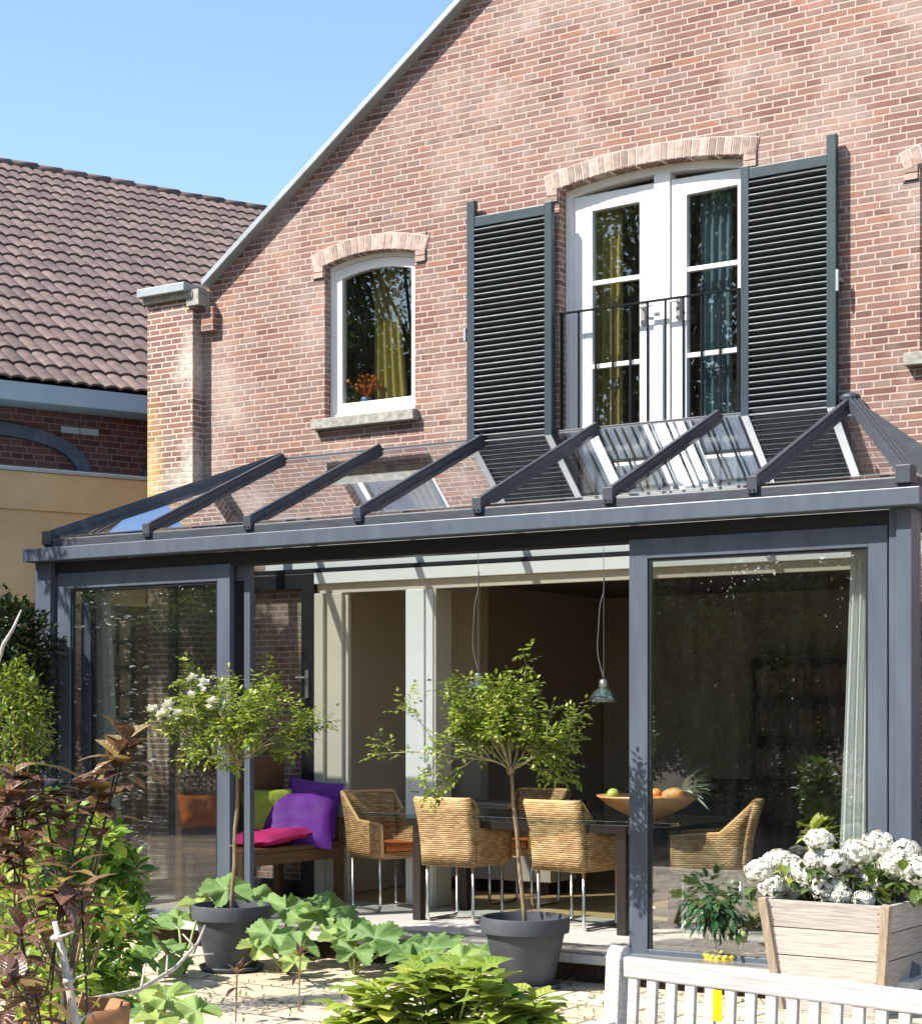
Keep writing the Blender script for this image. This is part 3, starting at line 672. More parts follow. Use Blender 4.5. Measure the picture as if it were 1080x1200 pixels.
for k in range(6):
    x = k * .944; f = V((x, EY - .01, EZ + .012)); tp = V((x, RY, RZ + .015))
    b = MB(); b.bar(f, tp, .046, .056, nrm); b.bar(f + nrm * .034, tp + nrm * .034, .034, .014, nrm)
    rf = b.build('rafter', dk, con, bev=.004)
    b = MB(); b.box(x - .034, x + .034, -.055, -.005, 2.735, 2.835); b.build('end_cap', dk, rf, bev=.004)
    for q in (-.014, .014): MB().tube([(x + q, -.053, 2.755), (x + q, -.062, 2.755)], .006, 8).build('screw', M['black_metal'], rf)
for (xe, xr, s) in ((xe0, xr0, -1), (xe1, xr1, 1)):
    f = V((xe, EY, EZ + .012)); tp = V((xr + s * .01, RY, RZ + .02)); hn = (V((0, 0, 1)) + V((s * .3, -.25, 0))).normalized()
    b = MB(); b.bar(f, tp, .075, .05, hn); sd = (tp - f).cross(hn).normalized()
    for q in (-.029, 0, .029): b.bar(f + hn * .03 + sd * q, tp + hn * .03 + sd * q, .015, .016, hn)
    hp = b.build('hip_rafter', dk, con, bev=.003)
    b = MB(); b.box(xe - .045, xe + .045, -.055, .05, 2.73, 2.835); b.build('end_cap', dk, hp, bev=.006)
    b = MB(); b.bar((xe, RY, EZ + .012), (xr, RY, RZ + .015), .06, .07, V((s, 0, 1.3)).normalized()); b.build('wall_rafter', dk, con, bev=.003)
    m_ = f.lerp(tp, .5); b = MB(); b.bar((xe, m_.y, EZ + .012), (m_.x, m_.y, m_.z), .05, .07, V((s, 0, 1.3)).normalized()); b.build('jack_rafter', dk, con, bev=.003)
    g = MB(); nn = V((s * (RZ - EZ), 0, abs(xe - xr))).normalized()
    tri = [V((xe, EY, EZ)), V((xe, RY, EZ)), V((xr, RY, RZ))]
    g.mesh(tri + [p + nn * .008 for p in tri], [(0, 1, 2), (5, 4, 3), (0, 3, 4, 1), (1, 4, 5, 2), (2, 5, 3, 0)]); g.build('roof_pane', M['roof_glass'], con)
    g = MB(); tri = [V((xe, EY, EZ)), V((xr, EY, EZ)), V((xr, RY, RZ))]
    g.mesh(tri + [p + nrm * .008 for p in tri], [(0, 1, 2), (5, 4, 3), (0, 3, 4, 1), (1, 4, 5, 2), (2, 5, 3, 0)]); g.build('roof_pane', M['roof_glass'], con)
for k in range(5):
    xa, xb = k * .944 + .02, (k + 1) * .944 - .02
    q = [V((xa, EY, EZ)), V((xb, EY, EZ)), V((xb, RY, RZ)), V((xa, RY, RZ))]
    g = MB(); g.mesh(q + [p + nrm * .008 for p in q], [(0, 1, 2, 3), (7, 6, 5, 4), (0, 4, 5, 1), (1, 5, 6, 2), (2, 6, 7, 3), (3, 7, 4, 0)]); g.build('roof_pane', M['roof_glass'], con)
b = MB(); b.box(-.05, 4.77, RY + .005, WY - .003, RZ - .03, RZ + .025); b.build('ridge_cap', M['slate_dark'], con, bev=.005)
b = MB(); b.blob((4.72, RY - .01, RZ + .045), .07, .06, .035, 16, 8); b.build('finial_cap', dk, con, True)
b = MB(); b.box(-1.0, 5.555, 1.4985, 1.548, 2.568, 2.598); b.build('wall_plate', M['black_metal'], con)
# sliding leaves
def slider(x0, x1, ya, sl0, sl1, top=.12, frame=sl_, z0=-.07, z1=2.515, br=.105, rot=None):
    b = MB(); yb = ya + .05
    b.box(x0, x0 + sl0, ya, yb, z0, z1); b.box(x1 - sl1, x1, ya, yb, z0, z1)
    b.box(x0 + sl0, x1 - sl1, ya + .001, yb - .001, z1 - top, z1); b.box(x0 + sl0, x1 - sl1, ya + .001, yb - .001, z0, z0 + br)
    d = b.build('sliding_door', frame, con, bev=.004)
    b = MB(); e = .018
    for bx in ((x0 + sl0, x0 + sl0 + e), (x1 - sl1 - e, x1 - sl1)): b.box(*bx, ya + .012, yb - .012, z0 + br, z1 - top)
    b.box(x0 + sl0 + e, x1 - sl1 - e, ya + .012, yb - .012, z1 - top - e, z1 - top); b.build('gasket', M['black_metal'], d)
    MB().box(x0 + sl0 - .004, x1 - sl1 + .004, ya + .021, ya + .029, z0 + br - .003, z1 - top + .003).build('pane', M['glass'], d)
    return d
slider(-.965, .728, .02, .135, .118)
slider(-.80, .845, .10, .10, .055)
d = slider(3.884, 5.505, .02, .125, .113)
b = MB(); b.box(3.87, 3.884, .075, .12, -.05, 2.5); b.build('edge_strip', M['black_metal'], d)
b = MB()
for y in (.03, .075, .12, .165): b.box(-1.0, 5.52, y - .008, y + .008, .001, .013)
b.box(-1.0, 5.52, -.155, -.03, .0012, .006)
b.build('door_track', M['lampmetal'], con)
# end panes
for x in (-1.08, 5.60): MB().box(x - .004, x + .004, .145, 1.42, .1, 2.5).build('pane', M['glass'], con)
curtain('curtain', 'pale sheer curtain hanging in front of the trellis, behind the shaded glass door', -.93, -.66, .26, .03, 2.45, M['sheer'], 5, .03, gather=.16)
curtain('curtain', 'pale sheer curtain gathered beside the corner post above the white hydrangea', 5.21, 5.42, .24, .03, 2.42, M['sheer'], 5, .03, taper=.1)

# ------------------------------------------------------------------ neighbouring house
a = R(68)
nb = local('neighbour_house', 'neighbouring dark brick house under a brown pantiled roof', 'house', (-3.50, 2.75, 0), a)
PH = R(30.3); RUN = 7.5; ez = 4.60
b = MB(); nc, nr = 134, 21; cw = .158; x00 = -3.2; rl = RUN / cos(PH) / nr
for r_ in range(nr):
    for c_ in range(nc):
        cr = random.random()
        vs = []; fs = []; K = 6
        for j, (s_, lift) in enumerate(((r_ * rl - .02, .020), (r_ * rl - .02, .036), ((r_ + 1) * rl + .01, .010))):
            for i in range(K + 1):
                t_ = i / K; h = .024 * sin(t_ * pi) ** .8 if j else 0
                h2 = h + lift + (0 if j else (.024 * sin(t_ * pi) ** .8 - .006))
                vs.append((x00 + (c_ + t_) * cw, s_ * cos(PH) - h2 * sin(PH), ez + s_ * sin(PH) + h2 * cos(PH)))
        for j in range(2):
            for i in range(K):
                q = j * (K + 1) + i; fs.append((q, q + 1, q + K + 2, q + K + 1))
        b.mesh(vs, fs, cr)
b.build('roof', M['tile'], nb)
b = MB(); rz_ = ez + RUN * math.tan(PH)
for k in range(58):
    xa = x00 + k * .36; z = rz_ + .02 + random.uniform(-.008, .008)
    b.tube([(xa, RUN, z), (xa + .38, RUN, z + .012)], .065, 10)
b.build('ridge_tiles', M['tile'], nb, True)
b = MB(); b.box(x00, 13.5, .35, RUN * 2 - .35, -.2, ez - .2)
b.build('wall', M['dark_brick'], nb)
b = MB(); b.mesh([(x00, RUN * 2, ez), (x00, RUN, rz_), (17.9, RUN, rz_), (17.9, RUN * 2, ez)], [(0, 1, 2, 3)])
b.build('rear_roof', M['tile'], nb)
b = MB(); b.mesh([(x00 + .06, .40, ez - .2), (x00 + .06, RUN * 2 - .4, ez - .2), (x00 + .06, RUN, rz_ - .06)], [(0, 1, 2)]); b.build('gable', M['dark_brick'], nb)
b = MB(); b.box(x00, 14, -.04, .08, ez - .20, ez - .02); b.box(x00, 14, .08, .5, ez - .2, ez - .16); b.build('gutter', M['bluegrey'], nb, bev=.01)
def ell(cx, w, h, z0, n=26, p=2.6):
    return [(cx + w * (abs(cos(t)) ** (2 / p)) * (1 if cos(t) >= 0 else -1), z0 + h * abs(sin(t)) ** (2 / p)) for t in [pi * i / n for i in range(n + 1)]]
for cx in (-.92, 2.02, 4.9):
    o_ = ell(cx, 1.20, .50, 3.74); i_ = ell(cx, 1.06, .38, 3.74)
    b = MB()
    for k in range(len(o_) - 1):
        b.slab([o_[k], o_[k + 1], i_[k + 1], i_[k]], .12, lambda u, v_, d: (u, .28 + d, v_))
    b.build('window_arch', M['arch_grey'], nb)
b = MB()
for k in range(2): b.box(-.02 + k * .2, .17 + k * .2, .336, .352, 4.20, 4.262)
b.build('vent', M['bluegrey'], nb)

ext = local('garden_wall', 'ochre yellow rendered garden outbuilding with flat coping', 'outbuilding', (-3.50, 2.75, 0), a)
b = MB(); b.box(-4.2, .26, -1.0, .25, -.2, 3.60); b.build('wall', M['yellow'], ext, bev=.01)
b = MB(); b.box(-4.25, .28, -1.022, -.999, 3.26, 3.60); b.build('fascia', M['yellow'], ext, bev=.006)
b = MB(); b.box(-4.28, .30, -1.04, .25, 3.601, 3.635); b.build('coping', M['bluegrey'], ext, bev=.004)
b = MB(); b.box(-4.2, .26, -1.012, -1.001, -.2, 2.44); b.build('plinth', plain('brown_plinth', (.16, .10, .055), .8, var=.2), ext)
tr = local('trellis', 'dark square wooden trellis on the yellow outbuilding wall', 'trellis', (-3.50, 2.75, 0), a)
b = MB()
for k in range(3): b.box(-.21 + k * .15, -.18 + k * .15, -1.045, -1.02, .9, 2.36)
for k in range(7): b.box(-.21, .12, -1.055, -1.03, .92 + k * .235, .955 + k * .235)
b.build('lattice', M['dark_wood'], tr)
b = MB(); b.box(-.19, .10, -1.0185, -1.0125, .9, 2.36); b.build('backing_board', M['yellow'], tr)

# ------------------------------------------------------------------ furniture
tb = thing('dining_table', 'glass topped dining table with slim dark square legs inside the conservatory', 'table', (2.6, 1.1, 0))
b = MB(); b.box(1.38, 3.82, .68, 1.58, .725, .755); b.build('tabletop', M['table_top'], tb, bev=.004)
b = MB(); b.box(1.70, 3.52, .77, .80, .665, .722); b.box(1.70, 3.52, 1.46, 1.49, .665, .722); b.box(1.70, 1.73, .80, 1.46, .665, .722); b.box(3.49, 3.52, .80, 1.46, .665, .722); b.build('apron', M['dark_wood'], tb)
for x, y in ((1.815, .79), (3.44, .79), (1.74, 1.50), (3.50, 1.42)): MB().box(x - .034, x + .034, y - .034, y + .034, .001, .724).build('leg', M['dark_wood'], tb, bev=.004)

def make_chair():
    t = local('rattan_chair', 'x', 'chair', (0, 0, 0), 0, 'rattan chairs around the dining table')
    n = 30; zb = .41
    # the tub: U-shaped wall swept from arm front, round the back, to the other arm front (front = +y)
    path = []
    hw, d0, d1, rc = .225, -.24, .27, .05
    for i in range(7): path.append((hw, d1 - (d1 - d0 - rc) * i / 6))
    for i in range(1, 4): a_ = pi / 2 * i / 4; path.append((hw - rc + rc * cos(a_), d0 + rc - rc * sin(a_)))
    for i in range(9): path.append((hw - rc - (2 * hw - 2 * rc) * i / 8, d0))
    for i in range(1, 4): a_ = pi / 2 * i / 4; path.append((-hw + rc - rc * sin(a_), d0 + rc - rc * cos(a_)))
    for i in range(7): path.append((-hw, d0 + rc + (d1 - d0 - rc) * i / 6))
    def top(y):
        s = (y - d0) / (d1 - d0)
        if s < .06: return .865
        k = min(1, (s - .06) / .34); k = k * k * (3 - 2 * k)
        return .865 - .205 * k - .03 * max(0, s - .4)
    def wall(idx):
        b = MB(); vs = []; fs = []; nz = 5
        for side in (0, 1):
            for i in idx:
                x, y = path[i]
                for j in range(nz + 1):
                    f = j / nz; zt = top(y); z = zb + (zt - zb) * f
                    k = .026 if side else 0
                    xs = x - (k if x > 0 else -k) * min(1, abs(x) / hw * 1.15); ys = y + k * max(0, 1 - (y - d0) / .06)
                    fl = (z - zb) / .45
                    vs.append((xs * (1 + .07 * fl), ys - (.085 * fl * fl) * max(0, 1 - (y - d0) / .30), z))
        m_ = len(idx); N = nz + 1
        for i in range(m_ - 1):
            for j in range(nz):
                a_ = i * N + j; fs.append((a_, a_ + 1, a_ + N + 1, a_ + N))
                a_ = m_ * N + i * N + j; fs.append((a_, a_ + N, a_ + N + 1, a_ + 1))
            a_ = i * N + nz; fs.append((a_, m_ * N + a_, m_ * N + a_ + N, a_ + N)); a_ = i * N; fs.append((a_, a_ + N, m_ * N + a_ + N, m_ * N + a_))
        for i in (0, m_ - 1):
            for j in range(nz):
                a_ = i * N + j; fs.append((a_, m_ * N + a_, m_ * N + a_ + 1, a_ + 1))
        b.mesh(vs, fs); rim = [(V(vs[i * N + nz]) + V(vs[m_ * N + i * N + nz])) / 2 for i in range(m_)]
        return b, rim
    L = len(path)
    rimall = []
    for nm, idx in (('armrest', list(range(0, 7))), ('backrest', list(range(6, L - 6))), ('armrest', list(range(L - 7, L)))):
        b, rim = wall(idx); p_ = b.build(nm, M['rattan'], t, True)
        e = MB(); rm = [r_ + V((0, 0, .004)) for r_ in rim]
        if nm == 'armrest':
            fr_ = 0 if idx[0] == 0 else -1; q = V(rm[fr_]); down = [V((q.x * .975, q.y, zb + .005))]
            rm = (down + rm) if fr_ == 0 else (rm + down)
        e.tube(rm, .0125, 6); e.build('binding', M['rattan_edge'], p_, True)
    b = MB(); b.box(-.215, .215, d0 + .02, d1 - .004, zb - .015, zb + .035); b.build('seat', M['rattan'], t, bev=.008)
    b = MB(); b.box(-.185, .185, d0 + .06, d1 + .005, zb + .037, zb + .095); b.build('seat_cushion', M['orange_leather'], t, bev=.02)
    for s in (-1, 1):
        x = s * .19; b = MB()
        b.tube([(x, .20, zb), (x, .20, .04), (x, .185, .015), (x, .15, .012), (x, -.13, .012), (x, -.165, .015), (x, -.18, .04), (x, -.18, zb)], .0115, 8)
        b.build('leg', M['chrome'], t, True)
    return t
ch = make_chair()
chairs = [((2.10, .935), 0, 'rattan tub chair with its back to the garden, beside the dark table leg'),
          ((2.965, 1.01), R(-7), 'rattan tub chair with its back to the garden, partly behind the tall grey potted tree'),
          ((1.22, 1.24), R(-112), 'rattan tub chair turned sideways at the table end near the purple cushions'),
          ((3.83, 1.36), R(112), 'rattan tub chair seen side-on through the glass door, above the small citrus tree'),
          ((1.93, 2.05), R(178), 'rattan tub chair on the far side of the table, facing the garden')]
for i, ((x, y), rz, lb) in enumerate(chairs):
    c_ = ch if i == 0 else copy_tree(ch)
    c_.location = (x, y, 0); c_.rotation_euler = (0, 0, rz); c_['label'] = lb

# bowl and fruit
BX, BY, BZ = 3.45, 1.12, .756
b = MB(); b.lathe([(.02, 0), (.10, 0), (.17, .035), (.27, .09), (.335, .15), (.345, .152), (.335, .138), (.26, .078), (.16, .03), (.02, .018)], 40)
tag(b.build('fruit_bowl', M['oak'], smooth=True, origin=(0, 0, 0)), 'wide wooden fruit bowl on the dining table', 'bowl').location = (BX, BY, BZ)
frt = [(.12, -.08, .0, 'round orange in the wooden bowl beside the pineapple crown'), (.03, -.13, .01, 'orange at the front rim of the wooden bowl'), (.05, .02, .045, 'topmost orange on the fruit pile in the wooden bowl')]
for x, y, z, lb in frt:
    o = MB().blob((0, 0, 0), .042, .042, .04, 16, 10).build('orange', M['orange'], None, True); o.location = (BX + x, BY + y, BZ + .115 + z); tag(o, lb, 'orange', 'oranges in the bowl')
ap = MB().blob((0, 0, 0), .045, .045, .042, 14, 10).build('apple', leafmat('apple_skin', [(0, (.25, .35, .05)), (1, (.4, .45, .1))], .3, 0), None, True); ap.location = (BX - .22, BY - .08, BZ + .155); tag(ap, 'green apple at the door side of the wooden bowl', 'apple')
pa = thing('pineapple', 'pineapple with spiky grey green crown lying in the wooden bowl', 'pineapple', (BX + .16, BY + .06, BZ + .15))
Mr = Matrix.Rotation(R(65), 3, 'Y')
MB().blob((BX + .14, BY + .06, BZ + .14), .06, .06, .10, 16, 12, Mr).build('fruit', M['pineapple'], pa, True)
b = MB()
for k in range(60):
    d = Mr @ V((random.gauss(0, .42), random.gauss(0, .42), 1)); d.z += .35
    leaf(b, V((BX + .23, BY + .06, BZ + .18)), d, V((0, 0, 1)), random.uniform(.16, .25), .036, .5, .22)
b.build('crown', M['pine_leaf'], pa)
t = thing('glass_caddy', 'small clear glass holder standing on the table behind the middle chair', 'glass holder', (2.75, 1.35, .756))
b = MB(); b.box(2.66, 2.84, 1.30, 1.40, .757, .765); b.box(2.66, 2.668, 1.30, 1.40, .765, .85); b.box(2.832, 2.84, 1.30, 1.40, .765, .85); b.box(2.668, 2.832, 1.30, 1.306, .765, .85); b.build('glass_box', M['lamp_glass'], t)
for x in (2.70, 2.76, 2.80):
    MB().lathe([(.02, .766), (.022, .84), (.012, .85)], 10, (x, 1.35, 0)).build('bottle', M['white_panel'], t, True)

def lamp(x, y, z, label):
    t = local('pendant_lamp', label, 'lamp', (x, y, z), 0, 'glass pendant lamps over the table')
    b = MB(); pr = [(.105, -.005), (.10, .02), (.082, .055), (.055, .08), (.03, .092)]
    b.lathe(pr + [(r - .006, q - .004) for r, q in pr[::-1]], 28, closed=True); b.build('shade', M['lamp_glass'], t, True)
    b = MB(); b.lathe([(.012, .15), (.028, .14), (.034, .10), (.03, .09), (.016, .085)], 16); b.build('socket', M['lampmetal'], t, True)
    b = MB(); b.blob((0, 0, .055), .022, .022, .03, 12, 8); b.build('bulb', M['white_panel'], t, True)
    top = 2.62 - z
    b = MB(); b.tube([(0, 0, .15), (0, 0, top)], .0022, 6); b.build('wire', M['lampmetal'], t)
    b = MB(); pts = [(-.05 * sin(pi * min(1, s / .82)) * (1 + .3 * sin(s * 9)) if s < .82 else 0, .01 * sin(s * 8), .15 + (top - .15) * s * .78) for s in [i / 16 for i in range(17)]]
    b.tube(pts, .0042, 6); b.build('cable', M['cable'], t, True)
    return t
l1 = lamp(3.113, 1.12, 1.545, 'glass pendant lamp hanging clear beside the door stile')
l2 = copy_tree(l1); l2.location = (2.10, 1.12, 1.60); l2['label'] = 'glass pendant lamp hanging behind the crown of the middle potted rose tree'

# bench with cushions
bn = thing('wooden_bench', 'brown wooden bench with cushions inside the conservatory', 'bench', (.33, .8, 0))
bx0, bx1, by0, by1 = .02, .68, .24, 1.44
b = MB(); b.box(bx0 + .07, bx1, by0, by1, .44, .475); b.build('seat', M['brown_wood'], bn, bev=.006)
b = MB(); b.box(bx1 - .035, bx1 - .005, by0 + .06, by1 - .06, .35, .438); b.box(bx0 + .1, bx0 + .13, by0 + .06, by1 - .06, .35, .438); b.box(bx0 + .1, bx1 - .04, by1 - .05, by1 - .02, .36, .438); b.build('apron', M['brown_wood'], bn, bev=.004)
b = MB(); b.box(bx0 + .005, bx0 + .055, by0 + .06, by1 - .06, .50, 1.12); b.build('backrest', M['brown_wood'], bn, bev=.006)
for x, y, h in ((bx1 - .04, by0 + .03, .60), (bx1 - .04, by1 - .03, .62), (bx0 + .03, by0 + .03, 1.18), (bx0 + .03, by1 - .03, 1.18)): MB().box(x - .03, x + .03, y - .03, y + .03, .001, h if x < .4 else (.66 if y > 1 else .44)).build('leg', M['brown_wood'], bn, bev=.004)
b = MB(); b.box(bx0 + .06, bx1 - .07, by1 - .055, by1 - .01, .60, .66); b.build('armrest', M['brown_wood'], bn, bev=.006)
def cushion(name, label, c, rot, sx, sy, sz, m):
    b = MB(); n = 12; vs = []; fs = []
    for side in (1, -1):
        for j in range(n + 1):
            for i in range(n + 1):
                u, v_ = i / n * 2 - 1, j / n * 2 - 1
                h = ((1 - u ** 4) * (1 - v_ ** 4)) ** .5
                k = 1 - .07 * (1 - abs(v_) ** 2) * abs(u) ** 3; k2 = 1 - .07 * (1 - abs(u) ** 2) * abs(v_) ** 3
                w = .12 * mnoise.noise(V((u * 1.7, v_ * 1.7, sz * 31 + side)))
                vs.append((u * sx * k, v_ * sy * k2, side * sz * h * (1 + w) + .02 * mnoise.noise(V((u * 3, v_ * 3, sx * 9)))))
    N = (n + 1) ** 2
    for s_, off in ((1, 0), (-1, N)):
        for j in range(n):
            for i in range(n):
                a_ = off + j * (n + 1) + i; q = (a_, a_ + 1, a_ + n + 2, a_ + n + 1); fs.append(q if s_ > 0 else q[::-1])
    b.mesh(vs, fs); o = b.build(name, m, None, True); o.location = c; o.rotation_euler = rot
    return tag(o, label, 'cushion', 'cushions on the brown bench')
cushion('cushion', 'lime green cushion leaning upright on the brown bench', (.22, 1.08, .68), (R(72), 0, R(58)), .22, .21, .075, M['green_cloth'])
cushion('cushion', 'flat magenta pink cushion lying on the brown bench seat', (.42, .78, .525), (R(3), R(-4), R(4)), .27, .33, .055, M['pink_cloth'])
cushion('cushion', 'big purple cushion slumped across the far end of the brown bench', (.46, 1.15, .64), (R(48), R(0), R(22)), .30, .27, .09, M['purple_cloth'])
cushion('cushion', 'purple cushion standing upright behind the slumped purple one', (.44, 1.33, .72), (R(80), R(6), R(8)), .25, .23, .07, M['purple_cloth'])
cushion('cushion', 'orange cushion seen through the shaded glass door', (.16, .36, .74), (R(75), 0, R(70)), .18, .13, .06, M['orange_cloth'])

# darker things deep in the room
t = thing('sideboard', 'low pale sideboard against the inner wall of the room', 'sideboard', (1.0, 2.95, 0))
b = MB(); b.box(.32, 1.75, 2.75, 3.18, .10, .70); b.build('cabinet', M['pale_board'], t, bev=.006)
b = MB(); b.box(.30, 1.77, 2.73, 3.19, .702, .73); b.build('top', M['pale_board'], t, bev=.004)
b = MB(); b.box(.36, 1.7, 2.8, 3.1, .0, .1); b.build('base', M['dark_wood'], t)
b = MB(); b.lathe([(.06, 0), (.085, .05), (.09, .14), (.055, .22), (.03, .27), (.05, .33), (.04, .40), (.01, .42)], 20); o = b.build('dark_vase', M['dark_cloth'], None, True); o.location = (.62, 2.88, .731); tag(o, 'dark rounded vase on the pale sideboard', 'vase')
def armchair(loc, rz, label):
    t = local('armchair', label, 'armchair', loc, rz, 'dark armchairs in the room')
    b = MB(); b.box(-.38, .38, -.38, .38, .14, .42); b.build('seat', M['dark_cloth'], t, bev=.04)
    b = MB(); b.box(-.38, .38, .28, .44, .42, .95, Matrix.Rotation(R(-8), 4, 'X')); b.build('backrest', M['dark_cloth'], t, bev=.05)
    for s in (-1, 1):
        b = MB(); b.box(s * .44 - .06, s * .44 + .06, -.38, .42, .14, .62); b.build('armrest', M['dark_cloth'], t, bev=.03)
    for x, y in ((-.35, -.33), (.35, -.33), (-.35, .35), (.35, .35)): MB().box(x - .02, x + .02, y - .02, y + .02, .001, .14).build('leg', M['dark_wood'], t)
    return t
ac = armchair((2.5, 4.1, 0), R(15), 'dark armchair in the room behind the glass caddy')
c2 = copy_tree(ac); c2.location = (4.6, 3.6, 0); c2.rotation_euler = (0, 0, R(-20)); c2['label'] = 'dark armchair in the room behind the glass that mirrors the trees'
b = MB(); b.lathe([(.10, 0), (.16, .10), (.19, .35), (.15, .60), (.09, .70), (.10, .74)], 24); o = b.build('floor_vase', M['stone'], None, True); o.location = (4.75, 2.5, 0); tag(o, 'large stoneware floor vase standing behind the sideways rattan chair', 'vase')

t = thing('bookcase', 'tall wooden bookcase standing against the rear wall of the dim room', 'bookcase', (2.6, 6.1, 0))
b = MB()
for x in (2.05, 3.13): b.box(x, x + .03, 5.95, 6.28, .02, 2.0)
for z in (.05, .45, .85, 1.25, 1.62, 1.97): b.box(2.08, 3.13, 5.95, 6.28, z, z + .03)
b.box(2.05, 3.16, 6.281, 6.295, .02, 2.0); b.build('shelves', M['brown_wood'], t)
b = MB(); x = 2.1
for z in (.48, .88, 1.28, 1.65):
    x = 2.1
    while x < 3.0:
        w = random.uniform(.02, .05); b.box(x, x + w, 5.99, 6.2, z + .002, z + random.uniform(.2, .3)); x += w + .003
tag(b.build('books', plain('book_spines', (.22, .15, .11), .7, var=.6, scale=9, rnd=.6)), 'rows of mixed books filling the bookcase shelves', 'books', None, 'stuff')

# ------------------------------------------------------------------ garden: pots and roses
def pot(p, label, rr=.255, h=.42):
    t = local('flower_pot', label, 'pot', p, 0, 'anthracite pots with rose trees')
    b = MB(); b.lathe([(rr * .60, .02), (rr * .64, .035), (rr * .87, h - .11), (rr * .88, h - .095), (rr * .985, h - .09), (rr, h - .012), (rr * .985, h), (rr * .93, h), (rr * .915, h - .02), (rr * .88, h - .075), (rr * .5, h - .08)], 48)
    b.build('pot_body', M['pot'], t, True).modifiers.new('e', 'EDGE_SPLIT').split_angle = R(35)
    b = MB(); b.lathe([(rr * .05, h - .055), (rr * .55, h - .06), (rr * .885, h - .065)], 30); b.build('soil', M['soil'], t)
    b = MB(); b.lathe([(rr * .72, .0), (rr * .78, .012), (rr * .82, .035), (rr * .79, .035), (rr * .74, .014), (rr * .1, .012)], 40); b.build('saucer', M['pot'], t, True)
    return t
P1 = V((1.50, -.87, GZ)); P2 = V((3.455, -.49, GZ))
p1 = pot(P1, 'anthracite pot between the squash leaves, holding the white rose tree'); p2 = copy_tree(p1); p2.location = P2; p2.scale = (1.05, 1.05, 1.02); p2['label'] = 'anthracite pot in the sun in front of the open doorway'
def rose(base, tip, top, rad, label, seed, flowers, long):
    random.seed(seed)
    t = thing('rose_tree', label, 'tree', tuple(base), 'standard rose trees in pots')
    b = MB(); n = 9; pts = [base.lerp(tip, i / n) + V((.004 * sin(i * 1.7 + seed), .004 * cos(i * 2.1), 0)) for i in range(n + 1)]
    b.tube(pts, [.0135 - .003 * i / n + (.0015 if i % 3 == 0 else 0) for i in range(n + 1)], 9)
    b.tube([pts[4], pts[4] + V((-.035, -.01, .004))], .004, 5)
    b.blob(tip, .028, .028, .032, 10, 8, None, .3)
    b.build('trunk', M['bark'], t, True)
    br = MB(); lf = MB(); ends = []
    def grow(p, d, L, r, lev):
        k = 5; pts = [p]; q = p
        for i in range(k):
            d = (d + V((random.gauss(0, .16), random.gauss(0, .16), random.gauss(.04, .12)))).normalized(); q = q + d * (L / k); pts.append(q)
        br.tube(pts, [r * (1 - .5 * i / k) for i in range(k + 1)], 5)
        for i in range(1, k + 1):
            if lev >= 1 or i > 3:
                for z in range(2 if (lev and random.random() < .28) else 1):
                    compound(pts[i], (d + rnd_dir() * 1.1).normalized())
            if lev < 2 and i >= 2 and random.random() < (.85 if lev == 0 else .55):
                grow(pts[i], (d + rnd_dir(.12) * .9).normalized(), L * random.uniform(.4, .62), r * .55, lev + 1)
        ends.append((q, d))
    def compound(p, d):
        L = random.uniform(.05, .10); s = d.cross(V((0, 0, 1)))
        if s.length < .1: s = V((1, 0, 0))
        s.normalize(); c = random.random()
        for (f, sd) in ((.35, 1), (.35, -1), (.7, 1), (.7, -1), (1, 0)):
            q = p + d * (L * f); dd = (d * (.5 if sd else 1) + s * sd * .9 + V((0, 0, -.12 + random.gauss(0, .15)))).normalized()
            leaf(lf, q, dd, V((random.gauss(0, .3), random.gauss(0, .3), 1)), random.uniform(.028, .045), random.uniform(.018, .027), .2, .2, min(1, max(0, c + random.gauss(0, .12))), 2)
    H = top.z - tip.z
    for k in range(17):
        a_ = 2 * pi * k / 17 + random.uniform(-.2, .2); el = random.uniform(.3, 1.35)
        d = V((cos(a_) * cos(el), sin(a_) * cos(el), sin(el))) + V((top.x - tip.x, top.y - tip.y, 0)) * .9; d.normalize()
        L = rad * random.uniform(.6, 1.0) * (.80 + .22 * sin(el))
        grow(tip, d, L, .0065, 0)
    for (dx, up, L) in long:                       # a few long arching shoots
        d = (V((cos(YAW), sin(YAW), 0)) * dx + V((0, 0, up)) + rnd_dir() * .15).normalized(); grow(tip + V((0, 0, .02)), d, L, .006, 0)
    br.build('branches', M['branch'], t, True); lf.build('crown', M['rose_leaf'], t)
    for k in range(flowers):
        q, d = random.choice(sorted(ends, key=lambda e: -(e[0].z * 1.0 - e[0].y * .9 - e[0].x * .5 + random.random() * .3))[:26]); b = MB()
        q = q + V((0, -.02, .03))
        for w in range(26):
            dd = rnd_dir(.5); leaf(b, q + dd * .008, dd, V((0, 0, 1)) + rnd_dir() * .5, random.uniform(.03, .048), .042, .5, -.2, None, 2)
        b.build('flower', M['petal'], t)
    return t
rose(P1 + V((0, 0, .36)), V((1.545, -.855, 1.15)), V((1.5, -.87, 1.83)), .46, 'white blooming rose tree in front of the brick wall and shaded glass door', 3, 11, [(-1, .35, .40), (1, .32, .38)])
rose(P2 + V((0, 0, .36)), V((3.36, -.50, 1.12)), V((3.20, -.5, 1.72)), .43, 'rose tree without blooms in the pot before the open doorway', 12, 0, [(-1, .62, .56), (.9, .35, .36)])

